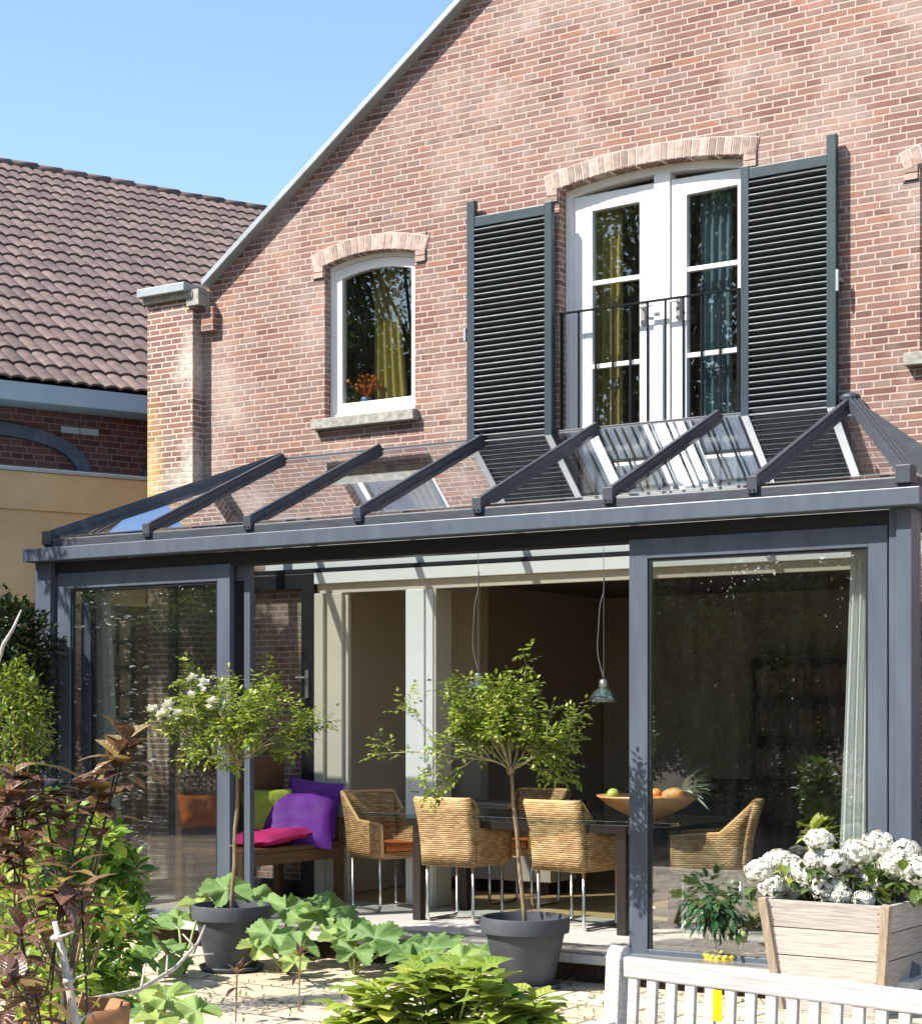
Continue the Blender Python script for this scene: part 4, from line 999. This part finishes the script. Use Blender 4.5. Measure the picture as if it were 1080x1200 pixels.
# planter box with white hydrangea
random.seed(5)
pl = local('planter_box', 'tapered weathered plank planter box with white hydrangea', 'planter', (5.33, -.05, GZ), R(-2))
wt_, wb_, hh = .365, .295, .615; dt_, db_ = .40, .32
def pc(sx, sy, z): f = z / hh; return V(((wb_ + (wt_ - wb_) * f) * sx, (db_ + (dt_ - db_) * f) * sy, z))
pls = MB()
for (sa, sb) in (((-1, -1), (1, -1)), ((1, -1), (1, 1)), ((1, 1), (-1, 1)), ((-1, 1), (-1, -1))):
    for k in range(4):
        z0_, z1_ = hh * k / 4 + .003, hh * (k + 1) / 4 - .003
        q = [pc(*sa, z0_), pc(*sb, z0_), pc(*sb, z1_), pc(*sa, z1_)]
        nrm_ = (q[1] - q[0]).cross(q[3] - q[0]).normalized() * random.uniform(.0, .003)
        inn = [p * 1.0 - V((p.x * .06, p.y * .06, 0)) for p in q]
        q = [p + nrm_ for p in q]
        pls.mesh(q + inn, [(0, 1, 2, 3), (7, 6, 5, 4), (0, 4, 5, 1), (1, 5, 6, 2), (2, 6, 7, 3), (3, 7, 4, 0)])
pls.build('planks', M['plank'], pl, bev=.003)
for sx in (-1, 1):
    for sy in (-1, 1):
        b = MB(); o_ = V((sx * .012, sy * .012, 0)); b.bar(pc(sx, sy, 0) + o_ - V((sx * .02, sy * .01, 0)), pc(sx, sy, hh + .004) + o_ - V((sx * .02, sy * .01, 0)), .05, .045, V((0, 1, 0))); b.build('corner_batten', M['plank_edge'], pl, bev=.003)
for sx in (-1, 1):
    for k in range(4):
        for q in (.04, .11):
            p = pc(sx * .86, -1, hh * k / 4 + q); MB().tube([p + V((0, .004, 0)), p + V((0, -.0025, 0))], .004, 7).build('screw', M['tree_bark'], pl)
b = MB(); b.box(-wt_ * .9, wt_ * .9, -dt_ * .9, dt_ * .9, hh - .08, hh - .05); b.build('soil', M['soil'], pl)
hy = thing('hydrangea', 'bushy hydrangea with white mophead blooms in the plank planter', 'shrub', (5.33, -.05, GZ + hh))
heads = [(905, 1040, .085), (925, 1018, .10), (955, 1008, .07), (948, 1028, .12), (975, 1040, .125), (975, 1010, .10), (912, 1012, .09), (1003, 1002, .115), (1030, 992, .12), (1025, 1032, .10), (1050, 1015, .11), (1066, 1036, .105), (960, 985, .07), (1040, 1060, .05), (890, 1022, .08), (1075, 1020, .09), (930, 1045, .075), (1000, 1030, .09), (1012, 1055, .06), (1060, 998, .08), (985, 1050, .06)]
lf = MB(); st = MB()
CB = V((5.33, -.05, GZ + hh))
for (px, py, rr) in heads:
    rr *= random.uniform(.88, 1.12); Zp = 10.12 - (px - 905) / 170 * .32 + random.uniform(-.10, .16); c = at(px, py, Zp); b = MB()
    base = CB + V((random.uniform(-.2, .2), random.uniform(-.2, .2), -.05)); st.tube([base, base.lerp(c, .6) + V((0, 0, .05)), c], .006, 5)
    for k in range(230):
        d = rnd_dir(.25); p = c + V((d.x, d.y, d.z * .8)) * rr * (1 + .22 * mnoise.noise(d * 1.6 + c * 9)) * random.uniform(.86, 1.05)
        s = d.cross(V((random.gauss(0, 1), random.gauss(0, 1), random.gauss(0, 1)))).normalized(); t2 = s.cross(d)
        q = .0125; cr = random.random()
        for m_ in range(4):
            a_ = m_ * pi / 2; e = s * cos(a_) + t2 * sin(a_); f = s * cos(a_ + pi / 4) + t2 * sin(a_ + pi / 4); g = s * cos(a_ - pi / 4) + t2 * sin(a_ - pi / 4)
            b.face([p, p + g * q * .8 + d * .004, p + e * q * 1.35 + d * .002, p + f * q * .8 + d * .004], cr)
    b.blob(c, rr * .74, rr * .74, rr * .56, 16, 10)
    b.build('flower', M['petal'], hy)
    for k in range(7):
        d = rnd_dir(.0); leaf(lf, c + V((0, 0, -rr * .8)) + d * rr * .35, d, V((0, 0, 1)), random.uniform(.08, .12), random.uniform(.06, .085), .25, .2, random.random() * .7, vein=True)
for k in range(230):
    p = CB + V((random.uniform(-.36, .40), random.uniform(-.26, .38), random.uniform(.0, .20))); d = rnd_dir(.3)
    leaf(lf, p, d, V((0, 0, 1)), random.uniform(.07, .11), random.uniform(.05, .07), .25, .35, random.random(), vein=True)
for c in (at(955, 978, 10.2), at(960, 985, 10.2), at(1062, 1050, 9.9)):
    for k in range(14): leaf(lf, c, rnd_dir(.6), V((0, 0, 1)), .13, .07, .3, .2, .95, vein=True)
st.build('stems', M['green_stem'], hy); lf.build('foliage', M['hyd_leaf'], hy)
# small citrus in a yellow pot
random.seed(9)
cp = ground(848, 1160); cpz = cp.z
t = local('flower_pot', 'small yellow glazed pot with braided rim behind the garden bench', 'pot', tuple(cp))
b = MB(); b.lathe([(.07, 0), (.085, .02), (.105, .17), (.118, .18), (.12, .205), (.108, .21), (.10, .192), (.05, .188)], 30); b.build('pot_body', M['yellow_glaze'], t, True)
b = MB()
for k in range(18): a_ = 2 * pi * k / 18; b.blob((.113 * cos(a_), .113 * sin(a_), .207), .017, .017, .012, 8, 5)
b.build('rim', M['yellow_glaze'], t, True)
b = MB(); b.lathe([(.01, .192), (.06, .193), (.10, .194)], 20); b.build('soil', M['soil'], t)
ct = thing('citrus_tree', 'small citrus tree with glossy leaves and a hanging green fruit, in the yellow pot', 'tree', tuple(cp))
cc = cp + V((0, 0, 0)); ctop = at(843, 1060, (cp - CAMP).dot(V((-sin(YAW), cos(YAW), 0))))
b = MB(); b.tube([cp + V((0, 0, .18)), cp + V((.01, 0, .35)), V((ctop.x, ctop.y, ctop.z - .06))], [.011, .0095, .009], 8); b.build('trunk', M['bark'], ct, True)
lf = MB()
for k in range(330):
    d = rnd_dir(.1); rr = random.uniform(.05, .23); p = ctop + V((d.x * rr * 1.0, d.y * rr, d.z * rr * .95)); dd = (d + V((0, 0, -.45)) + rnd_dir() * .5).normalized()
    leaf(lf, p, dd, V((0, 0, 1)) + rnd_dir() * .4, random.uniform(.06, .10), random.uniform(.028, .042), .25, .3)
lf.build('crown', M['glossy_leaf'], ct)
f_ = at(870, 1098, 10.5); b = MB(); b.blob(f_, .028, .028, .036, 12, 9); b.build('fruit', M['green_stem'], ct, True)
# rosemary bush at the frame edge
rb = ground(1098, 1165)
t = thing('rosemary_bush', 'upright needle-leaved bush beside the planter box', 'shrub', tuple(rb)); b = MB(); st = MB()
for k in range(26):
    d = V((random.gauss(0, .13), random.gauss(0, .13), 1)).normalized(); L = random.uniform(.75, 1.0); st.tube([rb, rb + d * L], .005, 4)
    for q in range(46):
        f = random.uniform(.3, 1.0); leaf(b, rb + d * L * f, (rnd_dir() + d * .7).normalized(), V((0, 0, 1)), .045, .008, .1, .1, seg=2)
b.build('foliage', M['needle'], t); st.build('stems', M['bark'], t)

# ------------------------------------------------------------------ garden bench, seen from its front
random.seed(21)
gbp = V((6.225, -4.59, GZ)); gb = local('garden_bench', 'bleached grey wooden garden bench with slatted back', 'bench', tuple(gbp), R(-10))
GB_L = 1.7
def post(x):
    b = MB(); pr = [(-.03, 0), (.03, 0), (.03, .845), (.024, .873), (.01, .888), (-.01, .888), (-.024, .873), (-.03, .845)]
    b.slab([(p[0] + .0, p[1]) for p in pr], .058, lambda u, v_, d: (x - .029 + d, u + v_ * .06, v_)); return b
for x in (0, GB_L): post(x).build('leg', M['grey_wood'], gb, bev=.004)
b = MB(); b.box(.031, GB_L - .031, .033, .061, .792, .858); b.build('top_rail', M['grey_wood'], gb, bev=.006)
b = MB(); b.box(.031, GB_L - .031, .012, .04, .43, .50); b.build('lower_rail', M['grey_wood'], gb, bev=.004)
for k in range(22):
    x = .068 + k * .0742; b = MB(); b.bar((x, .029, .495), (x, .047, .796), .038, .017, V((0, 1, 0))); b.build('slat', M['grey_wood'], gb, bev=.003)
b = MB()
for k in range(5): b.box(.0, GB_L, -.10 - k * .095, -.03 - k * .095, .405, .425)
b.build('seat', M['grey_wood'], gb, bev=.004)
for x in (0, GB_L):
    b = MB(); b.slab([(.0, .655), (.0, .625), (-.50, .60), (-.56, .60), (-.585, .615), (-.56, .63), (-.30, .632), (-.12, .648)], .065, lambda u, v_, d: (x - .0325 + d, u, v_)); b.build('armrest', M['grey_wood'], gb, bev=.006)
    b = MB(); b.box(x - .029, x + .029, -.52, -.46, 0, .60); b.build('leg', M['grey_wood'], gb, bev=.004)
    b = MB(); b.box(x - .02, x + .02, -.46, .0, .33, .40); b.build('side_rail', M['grey_wood'], gb, bev=.004)
tg = MB().box(-.016, .016, -.002, .002, -.095, 0).build('tag', M['tagyellow'], None); tg.location = gbp + Matrix.Rotation(R(-10), 3, 'Z') @ V((.402, .028, .79)); tg.rotation_euler = (0, 0, R(-10)); tag(tg, 'blank yellow plastic tag hanging between the slats of the garden bench', 'tag')

# ------------------------------------------------------------------ planting
def squash_leaf(b, c, nrm_, fw, rad, rnd):
    n = V(nrm_).normalized(); f = (V(fw) - n * V(fw).dot(n)).normalized(); s = f.cross(n); vs = [c]; g = [1.0]; K = 80; ph = random.uniform(-.1, .1)
    tilt = random.uniform(-.25, .25)
    for k in range(K):
        a_ = 2 * pi * k / K; lob = .5 + .5 * cos(a_ * 5.0)
        r_ = rad * (.82 + .20 * lob ** 1.4) * (1 + (.05 if k % 2 else -.05) * random.uniform(.4, 1.3)) * (1 if abs(a_ - pi) > .30 else .4)
        p = c + (f * cos(a_ + ph) + s * sin(a_ + ph)) * r_
        cup = .17 * rad * (1 - lob) - .16 * rad * lob + tilt * rad * cos(2 * a_); vs.append(p + n * (cup + random.gauss(0, .02) * rad)); g.append(0)
    vs2 = list(vs); idx = []; fs = []
    mid = []
    for k in range(K):
        a_ = 2 * pi * k / K; lob = .5 + .5 * cos(a_ * 5.0); m_ = vs[0].lerp(vs[k + 1], .55) - n * (rad * .05 * lob) + n * rad * .03; vs.append(m_); g.append(max(0, 1 - abs(((k * 5 / K + .5) % 1) - .5) * 7))
    for k in range(K):
        k2 = (k + 1) % K; fs += [(0, K + 1 + k, K + 1 + k2), (K + 1 + k, k + 1, k2 + 1, K + 1 + k2)]
        g[k + 1] = .7 * max(0, 1 - abs(((k * 5 / K + .5) % 1) - .5) * 8)
    b.mesh(vs, fs, rnd, g)
def squash(base, leaves, label):
    t = thing('squash_plant', label, 'plant', tuple(base), 'squash plants along the paving'); lf = MB(); st = MB()
    for (px, py, Zr, rad) in leaves:
        c = at(px, py, Zr); st.tube([base, base.lerp(c, .5) + V((0, 0, .03)), c], [.010, .009, .006], 6)
        toward = (CAMP - c); toward.z = 0; toward.normalize()
        n = V((0, 0, 1)) + toward * random.uniform(.25, .75) + rnd_dir() * .25
        squash_leaf(lf, c, n, rnd_dir(-.2) + V((cos(YAW), sin(YAW), 0)) * random.uniform(-1, 1), rad, random.random())
    st.build('stems', M['green_stem'], t, True); lf.build('foliage', M['squash_leaf'], t, True)
random.seed(31)
squash(ground(215, 1142), [(208, 1075, 11.6, .14), (265, 1042, 11.75, .19), (235, 1062, 11.6, .15), (190, 1110, 11.2, .18), (168, 1085, 10.9, .20), (140, 1060, 10.6, .18), (205, 1130, 11.0, .12)], 'squash plant with large pale leaves around the pot of the white rose tree')
squash(ground(335, 1140), [(335, 1065, 11.6, .22), (300, 1052, 11.9, .16), (370, 1078, 11.4, .15), (318, 1095, 11.1, .17), (352, 1110, 10.9, .13), (345, 1128, 10.7, .10), (300, 1110, 11.0, .12)], 'squash plant with an upright lobed leaf beside the pot of the white rose tree')
squash(ground(415, 1142), [(385, 1066, 11.5, .22), (410, 1090, 11.2, .16), (440, 1100, 11.0, .20), (415, 1115, 10.8, .15), (470, 1108, 10.9, .19), (395, 1100, 11.1, .13)], 'squash plant with a tall pale leaf before the open doorway')
squash(ground(505, 1145), [(500, 1112, 10.7, .17), (520, 1105, 10.9, .14), (480, 1122, 10.6, .14), (540, 1125, 10.5, .15), (565, 1115, 10.8, .12)], 'low squash plant behind the yellow green leaf mound')
squash(ground(190, 1215), [(195, 1170, 9.0, .15), (160, 1160, 8.8, .16), (230, 1185, 8.8, .13), (140, 1185, 8.6, .13), (185, 1195, 8.5, .12)], 'small squash plant at the bottom by the terracotta pot')

def mound(name, label, cat, base, spots, m, L, Wd, stem=None, nleaf=9, up=.5, spread=1.0, vein=True, group=None, droop=.3):
    t = thing(name, label, cat, tuple(base), group); lf = MB(); st = MB()
    for c in spots:
        q = base + V(((c.x - base.x) * .3, (c.y - base.y) * .3, 0))
        if group:
            k_ = spots.index(c) % 3; nd = base + V((.10 * (k_ - 1), .06 * (k_ % 2), (c.z - base.z) * .55)); st.tube([base, nd], [.009, .007], 6)
            q = nd; st.tube([q, q.lerp(c, .45) + V((random.gauss(0, .03), random.gauss(0, .03), -.06)), c], [.0045, .004, .003], 5)
        else: st.tube([q, q.lerp(c, .6) + V((0, 0, .02)), c], [.007, .006, .004], 5)
        a0 = random.uniform(0, pi)
        if group:
            for k in range(3):
                f_ = random.uniform(.84, .97); leaf(lf, q.lerp(c, f_) + V((0, 0, .02 * f_)), rnd_dir(.45), V((0, 0, 1)), L * random.uniform(.7, 1.1), Wd * random.uniform(.7, 1.1), .25, droop, None, 3, vein=vein)
        for k in range(nleaf):
            lev = k // 2; a_ = a0 + pi * (k % 2) + lev * 1.57 + random.gauss(0, .2); e = up * (1 - lev * .16) + random.gauss(0, .18)
            d = V((cos(a_) * spread, sin(a_) * spread, e)); p = c - V((0, 0, lev * L * .22))
            leaf(lf, p, d, V((0, 0, 1)), L * random.uniform(.7, 1.1), Wd * random.uniform(.75, 1.1), .22, droop, None, 3, vein=vein)
    st.build('stems', stem or M['green_stem'], t, True); lf.build('foliage', m, t, True)
    return t
random.seed(17)
hb = ground(515, 1225)
spots = []
for k in range(60):
    px = random.uniform(400, 640); e = 1 - ((px - 520) / 135) ** 2; py = random.uniform(1205 - 85 * max(0, e) ** .7, 1215); spots.append(at(px, py, random.uniform(8.5, 9.1)))
mound('broadleaf_plant', 'mound of bright yellow green broad leaves at the bottom of the paving', 'plant', hb, spots, M['fresh_leaf'], .18, .135, nleaf=8)
random.seed(18)
pb = at(60, 1500, 5.7); pb.z = GZ
sp = [at(px, py, Zp) for px, py, Zp in ((18, 905, 5.7), (50, 925, 5.75), (95, 915, 5.8), (118, 930, 5.85), (140, 880, 5.9), (152, 865, 5.9), (28, 940, 5.6), (75, 950, 5.7), (5, 990, 5.5), (30, 985, 5.5), (8, 930, 5.6))]
mound('bronze_shrub', 'bronze purple leaved shrub with its topmost leaves before the pale curtain', 'shrub', pb, sp, M['purple_leaf'], .135, .075, M['tree_bark'], 11, .9, 1.0, group='bronze leaved shrubs', droop=.5)
sp = [at(px, py, Zp) for px, py, Zp in ((80, 1020, 5.3), (70, 1050, 5.3), (95, 1045, 5.35), (25, 1090, 5.2), (42, 1165, 5.1), (8, 1140, 5.0))]
pb2 = at(50, 1560, 5.2); pb2.z = GZ
mound('bronze_shrub', 'bronze purple leaved shrub with a pale bare stem in the bottom corner', 'shrub', pb2, sp, M['purple_leaf'], .12, .066, M['tree_bark'], 10, .8, 1.0, group='bronze leaved shrubs', droop=.5)
# bare pale stems
b = MB()
b.tube([pb2, at(98, 1230, 5.15), at(88, 1195, 5.15), at(74, 1120, 5.2), at(64, 1080, 5.2)], [.016, .014, .0125, .011, .008], 9)
for px, py in ((66, 1100), (80, 1150), (90, 1195)):
    p = at(px, py, 5.17); b.blob(p, .018, .016, .012, 8, 6, None, .4); b.tube([p, p + V((.05, .02, .02))], [.005, .003], 5)
tag(b.build('bare_stem', M['twig'], None, True), 'thick pale bare stem rising among the bronze leaves', 'stem')
tw0 = at(95, 1172, 6.6); b = MB()
b.tube([V((tw0.x, tw0.y, GZ)), tw0, at(160, 1162, 6.9), at(205, 1135, 7.2), at(232, 1105, 7.4), at(240, 1085, 7.5)], [.012, .010, .009, .008, .006, .003], 7)
for (p, q) in ((at(165, 1160, 6.9), at(170, 1130, 7)), (at(222, 1120, 7.3), at(250, 1118, 7.3)), (at(228, 1110, 7.35), at(214, 1095, 7.4)), (at(195, 1142, 7.1), at(196, 1120, 7.2))): b.tube([p, q], [.006, .003], 5)
tag(b.build('dead_twig', M['twig'], None, True), 'dead pale twig arching low in front of the dark pot', 'twig')
tw1 = at(-8, 800, 6.2); b = MB()
b.tube([V((tw1.x, tw1.y, GZ)), at(-6, 790, 6.2), at(4, 755, 6.2), at(15, 738, 6.2), at(25, 715, 6.2)], [.010, .008, .007, .006, .003], 7); tag(b.build('dead_twig', M['twig'], None, True), 'thin pale dead twig standing up beside the dark corner post', 'twig')
# other shrubs at the edge
def bush(name, label, base, cs, m, L, Wd, n, group=None, zb=.2, seg=2):
    t = thing(name, label, 'shrub', tuple(base), group); lf = MB(); st = MB()
    for (c, rx, rz) in cs:
        st.tube([base, base.lerp(c, .5), c], [.014, .010, .005], 5)
        for k in range(n):
            d = rnd_dir(zb); rr = random.random() ** .4; p = c + V((d.x * rx, d.y * rx, d.z * rz)) * rr * (1 + .25 * mnoise.noise(d * 2 + c))
            leaf(lf, p, (d + rnd_dir() * .8).normalized(), V((0, 0, 1)) + rnd_dir() * .5, L * random.uniform(.6, 1.2), Wd * random.uniform(.7, 1.2), .2, .25, seg=seg)
    st.build('stems', M['bark'], t); lf.build('foliage', m, t)
    return t
random.seed(23)
g1 = at(10, 1100, 9.6); g1.z = GZ
bush('box_bush', 'rounded small-leaved green bush lit by the sun before the yellow wall', g1, [(at(5, 850, 9.6), .25, .26), (at(28, 828, 9.6), .15, .18), (at(-10, 900, 9.5), .3, .3), (at(35, 862, 9.7), .13, .16), (at(18, 800, 9.7), .10, .12), (at(2, 960, 9.6), .30, .28), (at(-5, 1030, 9.6), .30, .28), (at(5, 1100, 9.6), .28, .26)], M['box_leaf'], .035, .02, 520)
g2 = at(10, 1000, 13.3); g2.z = GZ
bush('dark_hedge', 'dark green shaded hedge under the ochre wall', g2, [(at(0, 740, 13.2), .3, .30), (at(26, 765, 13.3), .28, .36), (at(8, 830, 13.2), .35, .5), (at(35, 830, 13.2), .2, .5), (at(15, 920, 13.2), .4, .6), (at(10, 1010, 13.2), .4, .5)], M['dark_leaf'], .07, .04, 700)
g3 = at(100, 1250, 7.6); g3.z = GZ
bush('leafy_shrub', 'leafy mid green shrub below the bronze leaves', g3, [(at(60, 975, 7.6), .16, .13), (at(110, 1000, 7.7), .14, .12), (at(40, 1020, 7.5), .2, .2), (at(105, 1045, 7.6), .17, .17), (at(145, 1030, 7.8), .10, .09), (at(20, 1100, 7.4), .25, .25), (at(110, 1110, 7.4), .2, .2), (at(70, 1150, 7.2), .22, .2), (at(145, 1100, 7.6), .13, .2), (at(120, 1165, 7.3), .15, .13)], M['mid_leaf'], .075, .04, 170, seg=3)
g4 = at(40, 1300, 6.6); g4.z = GZ
bush('leafy_shrub', 'bright green leaf tufts showing between the bronze leaves', g4, [(at(30, 1000, 6.4), .10, .09), (at(120, 985, 6.5), .08, .07), (at(60, 1075, 6.3), .12, .10), (at(15, 1140, 6.2), .12, .12), (at(125, 1075, 6.4), .08, .09), (at(45, 950, 6.4), .09, .06), (at(30, 1130, 5.9), .11, .10), (at(75, 1165, 5.9), .10, .08), (at(8, 1060, 6.0), .10, .10), (at(45, 1190, 5.8), .14, .08)], M['fresh_leaf'], .06, .035, 60, seg=3)
# seedlings
for base, lb, hh_, in ((ground(276, 1198), 'small dark purple seedling growing between the paving stones', .26), (ground(350, 1185), 'withered brown plant stub at the foot of the squash leaves', .30)):
    t = thing('seedling', lb, 'plant', tuple(base)); b = MB(); st = MB(); tp = base + V((.01, 0, hh_)); st.tube([base, tp], .005, 5)
    for k in range(11): leaf(b, tp, rnd_dir(.9), V((0, 0, 1)), random.uniform(.07, .12), .028, .3, .2)
    for k in range(3): leaf(b, base.lerp(tp, .7), rnd_dir(.2), V((0, 0, 1)), .10, .035, .3, .35)
    st.build('stem', M['bark'], t); b.build('foliage', M['purple_leaf'], t)
tcp = at(88, 1178, 6.4); b = MB()
b.lathe([(.13, -.42), (.17, -.10), (.19, -.09), (.195, 0), (.175, 0), (.165, -.05), (.05, -.055)], 36)
o = b.build('terracotta_pot', M['terracotta'], None, True); o.location = tcp; o.location.z = max(tcp.z, GZ + .42); tag(o, 'brown terracotta pot half hidden by leaves at the bottom', 'pot')
# weeds in the paving joints
b = MB()
for k in range(1500):
    if k % 3 == 0: p = ground(random.uniform(150, 700), random.gauss(1168, 16))
    elif k % 3 == 1: p = V((random.uniform(.8, 5.2), random.gauss(-.25, .05), GZ))
    else: p = V((random.uniform(-.5, 6), round(random.uniform(-3, -.3) / .42) * .42 + random.gauss(0, .015), GZ))
    leaf(b, p, rnd_dir(.8), V((0, 0, 1)), random.uniform(.02, .06), random.uniform(.006, .016), .2, .4, seg=2)
tag(b.build('weeds', M['weed']), kind='stuff')

b = MB()
for k in range(90):
    p = V((random.uniform(.6, 5.0), random.uniform(-3.2, -.25), GZ + .006)); d = rnd_dir(0); d.z = random.uniform(-.05, .25); leaf(b, p, d, V((0, 0, 1)), random.uniform(.03, .06), random.uniform(.015, .03), .3, .3, seg=2)
for k in range(16):
    p = V((random.uniform(-.9, 5.4), random.uniform(-.12, -.05), 2.703)); d = rnd_dir(0); d.z = .1; leaf(b, p, d, V((0, 0, 1)), .035, .016, .3, .3, seg=2)
tag(b.build('fallen_leaves', leafmat('dry_leaves', [(0, (.10, .05, .02)), (1, (.30, .20, .08))], .7, .2)), kind='stuff')

# ------------------------------------------------------------------ trees of the garden (beside and behind the viewer, seen in the glass)
def tree(base, h, rad, label, m, n, ls, clumps=26, low=.35):
    t = thing('garden_tree', label, 'tree', tuple(base), 'garden trees mirrored in the glass'); tr_ = MB(); lf = MB()
    top = base + V((random.gauss(0, .2), random.gauss(0, .2), h * .72)); tr_.tube([base, base.lerp(top, .4) + V((.1, .05, 0)), top], [.035 * h * .6, .024 * h * .6, .008 * h], 9)
    for k in range(clumps):
        d = rnd_dir(0); c = base + V((d.x * rad * .72, d.y * rad * .72, h * (low + (1 - low) * (.5 + .42 * d.z))))
        tr_.tube([base.lerp(top, random.uniform(.4, .95)), c], [.012 * h * .4, .004 * h * .4], 5); cr = rad * random.uniform(.22, .42); bias = random.gauss(0, .15)
        for q in range(n // clumps):
            e = rnd_dir(); p = c + e * cr * random.random() ** .45
            if n > 20000:
                u_ = rnd_dir() * ls * random.uniform(.4, .8); w_ = u_.cross(rnd_dir()).normalized() * ls * .3; lf.face([p - u_, p + w_, p + u_, p - w_], min(1, max(0, random.random() + bias))); continue
            leaf(lf, p, (e + rnd_dir()).normalized(), rnd_dir(.6), ls * random.uniform(.6, 1.3), ls * .55, .2, .2, min(1, max(0, random.random() + bias)), 2)
    tr_.build('trunk', M['tree_bark'], t, True); lf.build('crown', m, t)
    return t
random.seed(41)
tree(V((-2.7, -1.35, GZ)), 6.3, 1.0, 'slender unseen tree shading the conservatory corner from the garden side', M['tree_leaf'], 9000, .06, 18, .58)  # out of view; crown sized and placed to shade the left door and brick
big = [tree(V((0, 0, GZ)), 15.5, 4.6, 'x', M['tree_leaf'], 70000, .13, 110, .05), tree(V((0, 0, GZ)), 12.5, 3.8, 'x', M['red_leaf'], 50000, .13, 80, .05)]
small = tree(V((0, 0, GZ)), 3.9, 1.8, 'x', M['tree_leaf'], 26000, .085, 50, .02)
def plant(src, n, x, y, rz, sc, lb):
    o = src if n == 0 else copy_tree(src)
    o.location = (x, y, GZ); o.rotation_euler = (0, 0, rz); o.scale = (sc, sc, sc); o['label'] = lb
for i, (x, y, sc, lb) in enumerate(((-14, -21, .95, 'tall broad garden tree behind the lawn'), (-9, -23, 1.15, 'tallest garden tree standing in a row'), (.5, -24, 1.05, 'dense garden tree at the house end of the row'),
                                    (-19, -19, 1.0, 'spreading garden tree next to the tall broad one'), (-24, -14, .95, 'garden tree by the side boundary'))): plant(big[0], i, x, y, i * 1.3, sc, lb)
plant(big[1], 0, -4, -22, .4, 1.0, 'copper leaved tree in the garden row')
for i, (x, y, sc, lb) in enumerate(((-7.5, -13, .95, 'rounded bush tree in front of the copper tree'), (-4.6, -14.2, 1.1, 'low bush tree beside the rounded one'), (-1.6, -14.6, .92, 'loose bush tree at the middle of the border'),
                                    (1.2, -15, 1.05, 'leafy bush tree near the border end'), (-10.5, -11.5, 1.0, 'bush tree at the far border corner'), (-6.0, -16, 1.15, 'bush tree set back behind the border'))): plant(small, i, x, y, i * 2.1, sc, lb)

# tidy helper properties
for o in S.objects:
    if '_o' in o: del o['_o']
    if o.get('label') == 'x': del o['label']
